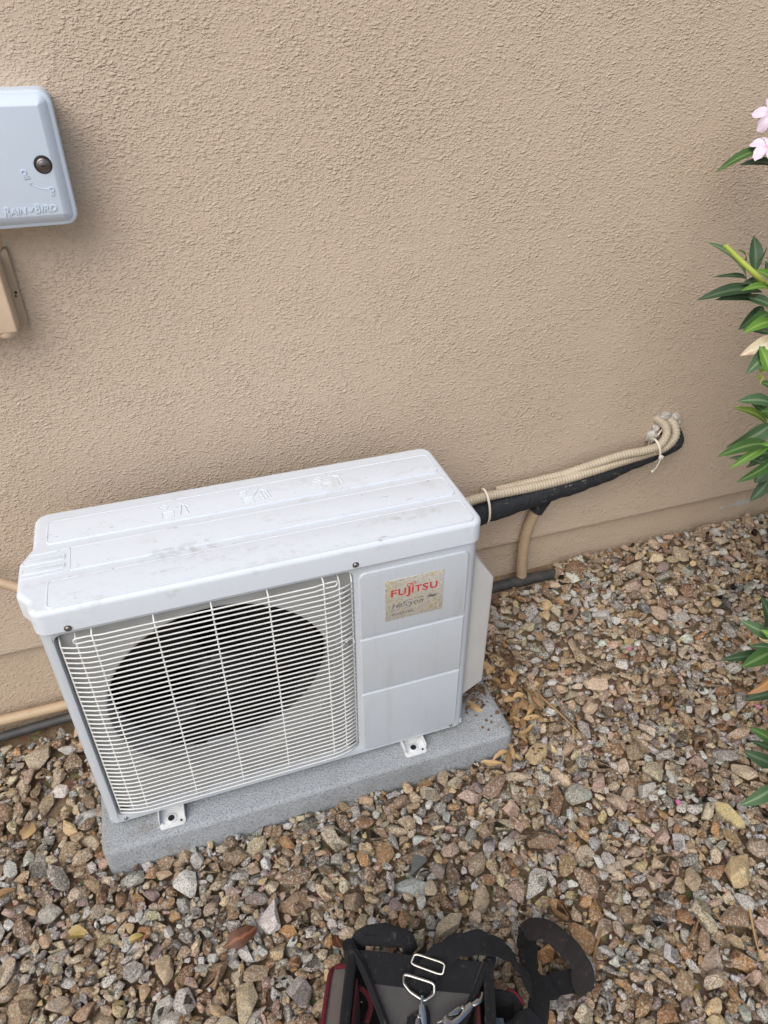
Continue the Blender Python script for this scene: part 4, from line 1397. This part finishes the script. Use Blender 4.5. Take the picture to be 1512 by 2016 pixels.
flower((1.066, 0.225, 1.262), (0.2, -0.8, 0.6), 0.032, 3)
flower((1.085, 0.235, 1.310), (0.1, -0.6, 0.8), 0.036, 4)
flower((1.060, 0.190, 1.225), (0.0, -0.9, 0.3), 0.034, 5)

# ------------------------------------------------------------------ tool bag
bag = empty('tool_bag', (BO[0], BO[1], 0.01), 'open black and grey tool bag with red piping and steel snap hooks on the gravel', 'bag')
GI = Matrix.Translation(-Vector(bag.location))
def G(u, v, z):
    return Vector((BO[0] + u * E1[0] + v * E2[0], BO[1] + u * E1[1] + v * E2[1], z))
def Gp(name, bm, mat, parent=None, smooth=40):
    p = parent or bag
    o = obj(name, bm, mat, p, smooth=smooth)
    o.matrix_parent_inverse = GI if p is bag else Matrix()
    return o
def panel(bm, pts, th, bulge=0.0, nu=6, nv=6):
    """a slightly bulging soft panel between four corners, with thickness"""
    a, b, c, d = [Vector(p) for p in pts]
    n = (b - a).cross(d - a).normalized()
    g = [[[], []] for _ in range(nu + 1)]
    for i in range(nu + 1):
        for s in (0, 1):
            for j in range(nv + 1):
                f, h = i / nu, j / nv
                p = a.lerp(b, f).lerp(d.lerp(c, f), h)
                p = p + n * (bulge * math.sin(math.pi * f) * math.sin(math.pi * h) + (th if s else 0))
                g[i][s].append(bm.verts.new(p))
    for i in range(nu):
        for j in range(nv):
            bm.faces.new((g[i][0][j], g[i][0][j + 1], g[i + 1][0][j + 1], g[i + 1][0][j]))
            bm.faces.new((g[i][1][j], g[i + 1][1][j], g[i + 1][1][j + 1], g[i][1][j + 1]))
    for i in range(nu):
        for j in (0, nv):
            bm.faces.new((g[i][0][j], g[i + 1][0][j], g[i + 1][1][j], g[i][1][j]))
    for j in range(nv):
        for i in (0, nu):
            bm.faces.new((g[i][0][j], g[i][0][j + 1], g[i][1][j + 1], g[i][1][j]))
W_, D_ = 0.222, 0.25
bm = bmesh.new()
panel(bm, (G(0, 0, 0.02), G(0, D_, 0.02), G(0, D_, 0.197), G(0, 0, 0.197)), 0.006)
panel(bm, (G(W_, 0, 0.02), G(W_, D_, 0.02), G(W_, D_, 0.188), G(W_, 0, 0.188)), -0.006)
panel(bm, (G(0.004, 0.004, 0.02), G(W_ - 0.004, 0.004, 0.02), G(W_ - 0.004, 0.002, 0.190), G(0.004, 0.002, 0.196)), -0.006)
panel(bm, (G(0.004, D_, 0.02), G(W_ - 0.004, D_, 0.02), G(W_ - 0.004, D_, 0.190), G(0.004, D_, 0.190)), 0.006)
panel(bm, (G(0, 0, 0.018), G(W_, 0, 0.018), G(W_, D_, 0.018), G(0, D_, 0.018)), 0.004)
Gp('body', bm, M['nylon'])
for a, b in (((0.001, -0.004, 0.203), (0.001, D_, 0.200)), ((W_ - 0.001, -0.004, 0.196), (W_ + 0.004, D_, 0.192))):
    bm = bmesh.new()
    p0, p1 = G(*a), G(*b)
    tube(bm, [p0, p0.lerp(p1, .3) + Vector((0, 0, .002)), p0.lerp(p1, .7) - Vector((0, 0, .003)), p1], 0.0085, 10, 0.02)
    Gp('rim_binding', bm, M['webbing'], smooth=60)
bm = bmesh.new()
tube(bm, [G(-0.006, -0.006, 0.204), G(-0.004, -0.006, 0.16), G(-0.004, -0.004, 0.03)], 0.011, 10, 0.02)
Gp('corner_binding', bm, M['webbing'], smooth=60)
bm = bmesh.new()
tube(bm, [G(W_ + 0.004, -0.006, 0.198), G(W_ + 0.002, -0.006, 0.14), G(W_, -0.004, 0.03)], 0.009, 10, 0.02)
Gp('corner_binding', bm, M['webbing'], smooth=60)
# grey flap sagging into the bag, black bindings along both sides
def flap(f, h):
    ul, ur = 0.002 + 0.078 * max(h, 0.0) ** 0.85, W_ - 0.004 - 0.058 * h
    u = ul + (ur - ul) * f
    return G(u, 0.002 + 0.125 * h, 0.203 - 0.006 * f - 0.030 * h - 0.012 * math.sin(math.pi * f) * h)
def flap_patch(h0, h1, lift, th=0.004, n=10):
    bm = bmesh.new()
    g = []
    for i in range(n + 1):
        row = []
        for j in range(n + 1):
            p = flap(i / n, h0 + (h1 - h0) * j / n) + Vector((0, 0, lift))
            row.append((bm.verts.new(p), bm.verts.new(p - Vector((0, 0, th)))))
        g.append(row)
    for i in range(n):
        for j in range(n):
            bm.faces.new((g[i][j][0], g[i + 1][j][0], g[i + 1][j + 1][0], g[i][j + 1][0]))
            bm.faces.new((g[i][j][1], g[i][j + 1][1], g[i + 1][j + 1][1], g[i + 1][j][1]))
    for i in range(n):
        for j in (0, n):
            bm.faces.new((g[i][j][0], g[i + 1][j][0], g[i + 1][j][1], g[i][j][1]))
            bm.faces.new((g[j][i][0], g[j][i + 1][0], g[j][i + 1][1], g[j][i][1]))
    return bm
fl = Gp('flap', flap_patch(0.0, 1.15, 0.0), M['greycloth'], smooth=60)
Gp('flap_band', flap_patch(-0.01, 0.33, 0.0022), M['nylon'], fl, smooth=60)
for f in (0.0, 1.0):
    bm = bmesh.new()
    pts = [flap(f, k / 8 * 1.15) + Vector((0, 0, 0.002)) for k in range(9)]
    tube(bm, pts, 0.0105, 10, 0.01, flat=0.55)
    Gp('flap_binding', bm, M['webbing'], fl, smooth=60)
for f in (0.028, 0.972):
    bm = bmesh.new()
    for k in range(46):
        h0, h1 = k / 46 * 1.15, (k + 0.55) / 46 * 1.15
        tube(bm, [flap(f, h0) + Vector((0, 0, 0.0072)), flap(f, h1) + Vector((0, 0, 0.0072))], 0.0006, 4, smooth_path=False)
    o = Gp('stitching', bm, M['browncloth'], fl, smooth=None)
    o['kind'] = 'stuff'
bm = bmesh.new()
ribbon(bm, [flap(0.44, 0.55) + Vector((0, 0, .004)), flap(0.44, 0.85) + Vector((0, 0, .004)), flap(0.44, 1.14) + Vector((0, 0, .004))], [(0, 0, 1)] * 2, 0.036)
Gp('flap_strip', bm, M['nylon'], fl)
# pockets
bm = bmesh.new()
panel(bm, (G(-0.002, 0.012, 0.03), G(-0.002, D_, 0.03), G(-0.010, D_, 0.168), G(-0.010, 0.016, 0.168)), 0.022, 0.012)
pk = Gp('side_pocket', bm, M['browncloth'], smooth=60)
bm = bmesh.new()
tube(bm, [G(-0.026, 0.011, 0.05), G(-0.030, 0.012, 0.11), G(-0.030, 0.014, 0.160), G(-0.034, 0.030, 0.169), G(-0.035, 0.08, 0.170), G(-0.035, 0.15, 0.170), G(-0.034, D_, 0.169)], 0.0042, 8, 0.01)
tube(bm, [G(-0.030, 0.014, 0.160), G(-0.020, 0.013, 0.170), G(-0.008, 0.012, 0.172)], 0.0042, 8, 0.01)
Gp('red_piping', bm, M['redcloth'], pk, smooth=60)
bm = bmesh.new()
panel(bm, (G(W_ + 0.002, 0.030, 0.02), G(W_ + 0.052, 0.028, 0.02), G(W_ + 0.048, 0.024, 0.128), G(W_ + 0.002, 0.024, 0.150)), -0.005)
panel(bm, (G(W_ + 0.052, 0.028, 0.02), G(W_ + 0.058, D_, 0.02), G(W_ + 0.050, D_, 0.122), G(W_ + 0.048, 0.024, 0.128)), -0.005, 0.006)
panel(bm, (G(W_ + 0.002, 0.028, 0.05), G(W_ + 0.052, 0.028, 0.05), G(W_ + 0.052, D_, 0.05), G(W_ + 0.002, D_, 0.05)), -0.004)
pr_ = Gp('side_pocket', bm, M['nylon'])
bm = bmesh.new()
tube(bm, [G(W_ + 0.004, 0.022, 0.150), G(W_ + 0.030, 0.020, 0.138), G(W_ + 0.050, 0.022, 0.129), G(W_ + 0.055, 0.08, 0.126), G(W_ + 0.054, D_, 0.122)], 0.0055, 8, 0.01)
Gp('pocket_binding', bm, M['webbing'], pr_, smooth=60)
bm = bmesh.new()
tube(bm, [G(W_ + 0.036, 0.014, 0.140), G(W_ + 0.048, 0.016, 0.135), G(W_ + 0.062, 0.03, 0.128)], 0.004, 8, 0.006, flat=0.6)
Gp('red_piping', bm, M['redcloth'], pr_, smooth=60)
bm = bmesh.new()
panel(bm, (G(0.012, 0.035, 0.05), G(0.012, 0.20, 0.05), G(0.010, 0.20, 0.186), G(0.010, 0.035, 0.186)), -0.003, 0.004)
tube(bm, [G(0.014, 0.034, 0.150), G(0.026, 0.036, 0.140), G(0.036, 0.050, 0.132), G(0.030, 0.075, 0.128)], 0.006, 8, 0.01, flat=0.6)
Gp('red_lining', bm, M['redcloth'])
bm = bmesh.new()
panel(bm, (G(W_ - 0.012, 0.03, 0.06), G(W_ - 0.010, 0.12, 0.06), G(W_ - 0.012, 0.12, 0.170), G(W_ - 0.014, 0.03, 0.17)), 0.003)
Gp('red_lining', bm, M['redcloth'])
bm = bmesh.new()
panel(bm, (G(W_ + 0.006, 0.075, 0.06), G(W_ + 0.032, 0.070, 0.06), G(W_ + 0.026, 0.074, 0.158), G(W_ - 0.004, 0.078, 0.168)), -0.012, -0.004)
panel(bm, (G(W_ - 0.004, 0.088, 0.168), G(W_ + 0.026, 0.084, 0.158), G(W_ + 0.026, 0.15, 0.140), G(W_ - 0.004, 0.15, 0.150)), 0.004, 0.003)
tag(obj('folded_glove', bm, M['bluecloth'], smooth=60), 'blue grey dotted cloth tucked in the right pocket of the tool bag', 'cloth')
bm = bmesh.new()
tp = [G(W_ + 0.040 + 0.013 * math.cos(t), 0.088 + 0.013 * math.sin(t), 0.140) for t in [2 * math.pi * k / 20 for k in range(20)]]
ring_tube(bm, tp, 0.0035, 8)
tag(obj('steel_ring', bm, M['chrome'], smooth=180), 'small steel ring in the right pocket of the tool bag', 'ring')
# back handle loop, behind the rim
bm = bmesh.new()
ribbon(bm, [(0.004, -0.424, 0.178), (0.012, -0.418, 0.198), (0.030, -0.416, 0.210), (0.058, -0.426, 0.214), (0.082, -0.441, 0.206), (0.094, -0.455, 0.180)], [(0, -0.3, 0.95)] * 3, 0.026, 0.007)
panel(bm, (Vector((0.012, -0.424, 0.196)), Vector((0.086, -0.452, 0.192)), Vector((0.076, -0.437, 0.214)), Vector((0.020, -0.418, 0.212))), -0.004, 0.004)
Gp('carry_handle', bm, M['nylon'], smooth=60)
# shoulder strap
bm = bmesh.new()
A = [(0.076, -0.522, 0.196), (0.082, -0.514, 0.205), (0.096, -0.502, 0.212), (0.114, -0.492, 0.218), (0.134, -0.490, 0.222), (0.162, -0.488, 0.226), (0.200, -0.494, 0.212), (0.240, -0.506, 0.180), (0.262, -0.528, 0.140), (0.270, -0.556, 0.112), (0.262, -0.585, 0.10)]
ribbon(bm, A, [(0.1, -0.2, 1), (0.1, -0.3, 1), (0.0, -0.25, 1), (0.45, 0.2, 1), (0.8, 0.1, 0.9), (0.8, -0.2, 0.8)], lambda f: 0.034 if f < 0.35 else 0.034 + 0.006 * math.sin((f - 0.35) * 4))
st = Gp('shoulder_strap', bm, M['webbing'], smooth=60)
bm = bmesh.new()
Bp_ = [(0.331, -0.432, 0.046), (0.323, -0.446, 0.056), (0.312, -0.466, 0.064), (0.296, -0.501, 0.085), (0.280, -0.540, 0.118), (0.270, -0.572, 0.130), (0.250, -0.592, 0.134), (0.205, -0.598, 0.136), (0.165, -0.604, 0.14)]
ribbon(bm, Bp_, [(-0.2, -0.4, 1), (-0.3, -0.3, 1), (-0.3, -0.1, 1), (0.0, -0.1, 1), (0.0, -0.3, 1)], lambda f: 0.031 + 0.004 * math.sin(f * 11))
Gp('strap_length', bm, M['webbing'], st, smooth=60)
bm = bmesh.new()
ribbon(bm, [(0.398, -0.540, 0.044), (0.372, -0.536, 0.038), (0.340, -0.533, 0.040), (0.306, -0.534, 0.056), (0.282, -0.538, 0.088)], [(0.1, -0.3, 1), (0.0, -0.5, 1), (-0.2, -0.5, 1)], 0.037)
Gp('strap_length', bm, M['webbing'], st, smooth=60)
bm = bmesh.new()
ribbon(bm, [(0.322, -0.440, 0.052), (0.340, -0.443, 0.060), (0.358, -0.452, 0.066), (0.374, -0.474, 0.066), (0.386, -0.502, 0.062), (0.388, -0.530, 0.052), (0.386, -0.560, 0.040)], [(-0.1, 0.2, 1), (0.2, 0.3, 1), (0.3, 0.2, 1), (0.3, 0.0, 1), (0.1, -0.2, 1)], lambda f: 0.038 + 0.007 * math.sin(math.pi * f) + 0.0025 * math.sin(f * 23), 0.012)
Gp('strap_pad', bm, M['padcloth'], st, smooth=60)
def loop3(corners, r, up, mat, name, parent, seg=5):
    P = [Vector(c) for c in corners]
    c0 = sum(P, Vector()) / len(P)
    out = []
    for i in range(len(P)):
        a, b, c = P[i - 1], P[i], P[(i + 1) % len(P)]
        e = 0.22
        p0, p1 = b.lerp(a, e), b.lerp(c, e)
        for k in range(seg + 1):
            t = k / seg
            out.append(p0 * (1 - t) ** 2 + b * (2 * t * (1 - t)) + p1 * t * t)
    bm = bmesh.new()
    ring_tube(bm, out, r, 8)
    return Gp(name, bm, mat, parent, smooth=180)
bk = loop3([(0.077, -0.484, 0.216), (0.088, -0.474, 0.221), (0.127, -0.505, 0.226), (0.118, -0.517, 0.219)], 0.0021, None, M['chrome'], 'slider_buckle', st)
loop3([(0.063, -0.492, 0.210), (0.103, -0.521, 0.212), (0.098, -0.533, 0.206), (0.080, -0.536, 0.204), (0.064, -0.518, 0.206), (0.058, -0.504, 0.208)], 0.0027, None, M['chrome'], 'd_ring', st)
def snap_hook(name, p, q, w):
    """swivel snap hook lying from p (ring end) to q (hook end)"""
    p, q = Vector(p), Vector(q)
    d = (q - p).normalized()
    s = d.cross(Vector((0, 0, 1))).normalized()
    L = (q - p).length
    bm = bmesh.new()
    fr = lambda u, v, h: p + d * u + s * v + Vector((0, 0, h))
    tube(bm, [fr(-0.012, 0, 0.002), fr(-0.004, 0, 0.002), fr(0.004, 0, 0.002)], 0.0026, 10, 0.003)
    out = [(0.0, -w * .35), (L * .18, -w * .62), (L * .55, -w * .85), (L * .85, -w * .9), (L, -w * .45), (L * 1.02, w * .25), (L * .92, w * .75), (L * .80, w * .80), (L * .83, w * .35), (L * .78, -w * .1), (L * .5, -w * .15), (L * .2, w * .35), (0.0, w * .35)]
    slab(bm, [Vector(c) for c in out], 0.0008, -0.003, 0.005, 0.002, fr, 2, 2)
    o = Gp(name, bm, M['blacksteel'], st, smooth=40)
    bm = bmesh.new()
    slab(bm, [Vector(c) for c in ((L * .24, w * .30), (L * .52, -w * .02), (L * .80, w * .42), (L * .74, w * .72), (L * .40, w * .70))], 0.0008, -0.001, 0.006, 0.0015, fr, 2, 2)
    disc(bm, fr(L * .30, w * .30, 0.0), (0, 0, 1), 0.0028, 0.0, 0.0075, 10, 0.001)
    Gp('gate', bm, M['chrome'], o)
snap_hook('snap_hook', (0.0745, -0.540, 0.204), (0.052, -0.590, 0.198), 0.012)
snap_hook('snap_hook', (0.150, -0.562, 0.196), (0.098, -0.575, 0.200), 0.012)
bm = bmesh.new()
tube(bm, [(0.172, -0.552, 0.193), (0.166, -0.560, 0.196), (0.156, -0.563, 0.197), (0.146, -0.562, 0.196)], 0.0042, 8, 0.004)
tube(bm, [(0.090, -0.566, 0.193), (0.120, -0.566, 0.194)], 0.0022, 8, smooth_path=False)
Gp('hook_bar', bm, M['chrome'], st, smooth=60)

# ------------------------------------------------------------------ litter
def dry_leaf(p, ang, L, w, mat, label, seed, group=None, lift=0.004, curl=None, cat='leaf'):
    r = random.Random(seed)
    d = Vector((math.cos(ang), math.sin(ang), r.uniform(-0.2, 0.35)))
    base = Vector((p[0], p[1], top_z(p[0], p[1]) + lift if len(p) < 3 else p[2])) - d * L / 2
    me = leaf_mesh((0, 0, 0), d * L, w * 1.25, seed, r.uniform(-0.12, 0.15), r.uniform(-0.1, 0.7), (r.uniform(-.5, .5), r.uniform(-.5, .5), 1), 8, r.uniform(-0.9, 0.9), r.uniform(-0.12, 0.16) if curl is None else curl)
    for v in me.vertices:
        v.co += Vector((noise.noise(v.co * 90 + Vector((seed, 0, 0))), noise.noise(v.co * 90 + Vector((0, seed, 0))), noise.noise(v.co * 70 + Vector((0, 0, seed))))) * L * 0.07
    o = link_mesh('dry_leaf' if cat == 'leaf' else 'petal', me, mat, None, base, smooth=180)
    return tag(o, label, cat, group)
CL = [[0.578, 0.106], [0.585, 0.083], [0.558, 0.093], [0.549, 0.064], [0.573, 0.064], [0.577, 0.044], [0.565, 0.041], [0.589, 0.033], [0.605, 0.033], [0.605, 0.015], [0.543, 0.016], [0.556, 0.006], [0.554, -0.018], [0.53, -0.03], [0.534, -0.043], [0.49, -0.057], [0.498, -0.075], [0.476, -0.078], [0.439, -0.069], [0.464, -0.063], [0.598, 0.058], [0.528, 0.137], [0.519, 0.149], [0.533, 0.117], [0.536, 0.083], [0.579, 0.005], [0.548, 0.036], [0.591, 0.019], [0.567, 0.114], [0.602, 0.084]]
r = random.Random(5)
for i, p in enumerate(CL):
    dull = i % 3 == 2
    dry_leaf(p, r.uniform(0, 6.28), r.uniform(0.026, 0.055), r.uniform(0.010, 0.020), M['tan2' if dull else 'tan'],
             'curled %s dry leaf in the drift %s' % ('dull brown' if dull else 'pale tan', 'at the front corner of the grey pad' if p[1] < -0.02 else ('behind the right end of the grey pad' if p[1] > 0.075 else 'beside the right end of the grey pad')), 40 + i, 'dry leaves beside the pad', r.uniform(0.003, 0.014))
dry_leaf((0.443, 0.046, 0.084), -1.0, 0.050, 0.015, M['tan'], 'curled tan dry leaf lying on the grey pad', 3)
dry_leaf((-0.178, -0.261), 0.25, 0.070, 0.026, M['rust'], 'large rust brown dry leaf on the gravel in front of the pad', 8, None, 0.003)
dry_leaf((-0.472, -0.154), -0.35, 0.046, 0.020, M['yel'], 'yellow leaf flat on the gravel at lower left', 11, None, 0.003, 0.0)
dry_leaf((-0.569, 0.095), 1.1, 0.040, 0.020, M['tan'], 'curled tan leaf on the bare soil left of the pad', 14)
dry_leaf((-0.607, -0.035), 0.1, 0.040, 0.018, M['tan2'], 'folded tan leaf at the left edge beside the pad', 17)
dry_leaf((-0.366, -0.199), -0.1, 0.032, 0.012, M['yel'], 'small pale green leaf on the gravel below the pad corner', 19, None, 0.003)
dry_leaf((-0.004, -0.330), -1.4, 0.038, 0.018, M['rust'], 'brown leaf standing beside the left corner of the tool bag', 22)
dry_leaf((1.380, 0.190), 0.1, 0.060, 0.018, M['tan'], 'long curled ochre leaf on the far gravel under the bush', 25)
for i, (x, y) in enumerate(((0.913, 0.100), (0.781, -0.293), (1.145, -0.131))):
    dry_leaf((x, y), i * 1.1, 0.016, 0.009, M['magenta'], ('magenta fallen petal on the gravel right of the leaf drift', 'magenta fallen petal on the gravel midway between bag and bush', 'magenta fallen petal on the gravel under the bush leaves')[i], 60 + i, 'fallen pink petals', 0.004, cat='petal')
def twig(pts, rad, label, mat='twig', name='twig'):
    bm = bmesh.new()
    P = [Vector((x, y, top_z(x, y, 0.012) + rad + 0.001)) for x, y in pts]
    rr2 = random.Random(len(label))
    tube(bm, P, lambda s, L: rad * (1.0 - 0.45 * s / L), 6, 0.008)
    return tag(obj(name, bm, M[mat], smooth=60), label, 'twig')
twig([(0.616, 0.066), (0.655, 0.002), (0.680, -0.082)], 0.0032, 'straight brown stick on the gravel right of the leaf drift')
twig([(0.104, -0.066), (-0.011, -0.082), (-0.080, -0.094)], 0.0014, 'thin dry stalk on the gravel along the front of the pad')
twig([(0.768, -0.531), (0.743, -0.574), (0.725, -0.611)], 0.0026, 'pale crooked twig on the gravel at lower right', 'tan')
twig([(0.629, -0.618), (0.642, -0.648), (0.657, -0.690)], 0.0012, 'very thin dry stalk on the gravel at bottom right')
twig([(0.649, -0.267), (0.601, -0.292)], 0.0022, 'short brown twig on the gravel above the strap pad')
twig([(0.475, -0.471), (0.449, -0.493), (0.426, -0.515)], 0.0026, 'dry straw blade beside the strap pad of the tool bag', 'tan2')
twig([(0.616, -0.540), (0.640, -0.530), (0.663, -0.513)], 0.0026, 'brown twig at lower right leaning to the right', 'tan2')
twig([(0.701, -0.515), (0.700, -0.535), (0.696, -0.553)], 0.0028, 'brown twig at lower right leaning to the left', 'tan2')
# slate chip
bm = bmesh.new()
sl_ = [Vector((0.198, -0.195, 0)), Vector((0.164, -0.258, 0)), Vector((0.212, -0.236, 0))]
zt = max(top_z(p.x, p.y) for p in sl_) + 0.001
slab(bm, [(p.x, p.y) for p in sl_], 0.002, 0, 0.007, 0.0012, XY(zt - 0.003), 2, 2)
m = Mat('slate', lin(92, 94, 90), 0.7)
m.mix(m.ramp(m.noise(160, 4, 0.7), 0.5, 0.7, 0, 0.6), lin(128, 126, 118))
m.bump(m.noise(300, 3), 0.001)
tag(obj('slate_chip', bm, m), 'dark grey triangular slate chip among the gravel below the pad', 'stone chip')
# small debris around the pad corner
bm = bmesh.new()
lay_ = bm.verts.layers.float.new('rib')
r = random.Random(9)
for i in range(620):
    k = i % 3
    if k == 0:
        x, y = r.gauss(0.462, 0.022), r.gauss(0.105, 0.040)
        if x > 0.498 or y < 0.03 and r.random() < 0.6:
            continue
        z = 0.0815 + r.random() * 0.010 * (1 if y > 0.06 else 0.2)
    else:
        x, y = r.gauss(0.545, 0.040), r.gauss(0.075, 0.075)
        if x < 0.508:
            continue
        z = top_z(x, y) + r.random() * 0.006
    L, w, a = r.uniform(0.006, 0.022), r.uniform(0.002, 0.006), r.uniform(0, 6.28)
    d = Vector((math.cos(a), math.sin(a), r.uniform(-0.3, 0.4))) * (L / 2)
    s = Vector((-math.sin(a), math.cos(a), r.uniform(-0.5, 0.5))) * (w / 2)
    c = Vector((x, y, z))
    q = [bm.verts.new(p) for p in (c - d, c - d * .2 + s, c + d, c + d * .1 - s)]
    t = bm.verts.new(c + Vector((0, 0, 0.0018)))
    for n_ in range(4):
        bm.faces.new((q[n_], q[(n_ + 1) % 4], t))
m = Mat('debris', lin(120, 88, 56), 0.9)
m.mix(m.ramp(m.noise(70, 3), 0.4, 0.6), lin(78, 54, 36))
m.mix(m.ramp(m.noise(120, 2), 0.6, 0.7), lin(176, 138, 88))
tag(obj('leaf_litter', bm, m, smooth=None), 'crumbled brown leaf litter at the right end of the grey pad', None, kind='stuff')
for i, (x, y, s) in enumerate(((0.487, 0.016, 0.0050), (0.436, -0.012, 0.0034), (0.446, -0.022, 0.0032), (0.462, -0.004, 0.0028), (0.452, 0.004, 0.0036), (0.470, 0.012, 0.0026))):
    o = obj('crumb', lump((0, 0, s * 0.6), (s, s * .9, s * .7), i * 3.0, 0.4, 2), m, loc=(x, y, 0.0795), smooth=40)
    tag(o, 'brown bark crumb lying on the right end of the grey pad', 'crumb', 'brown crumbs on the pad')
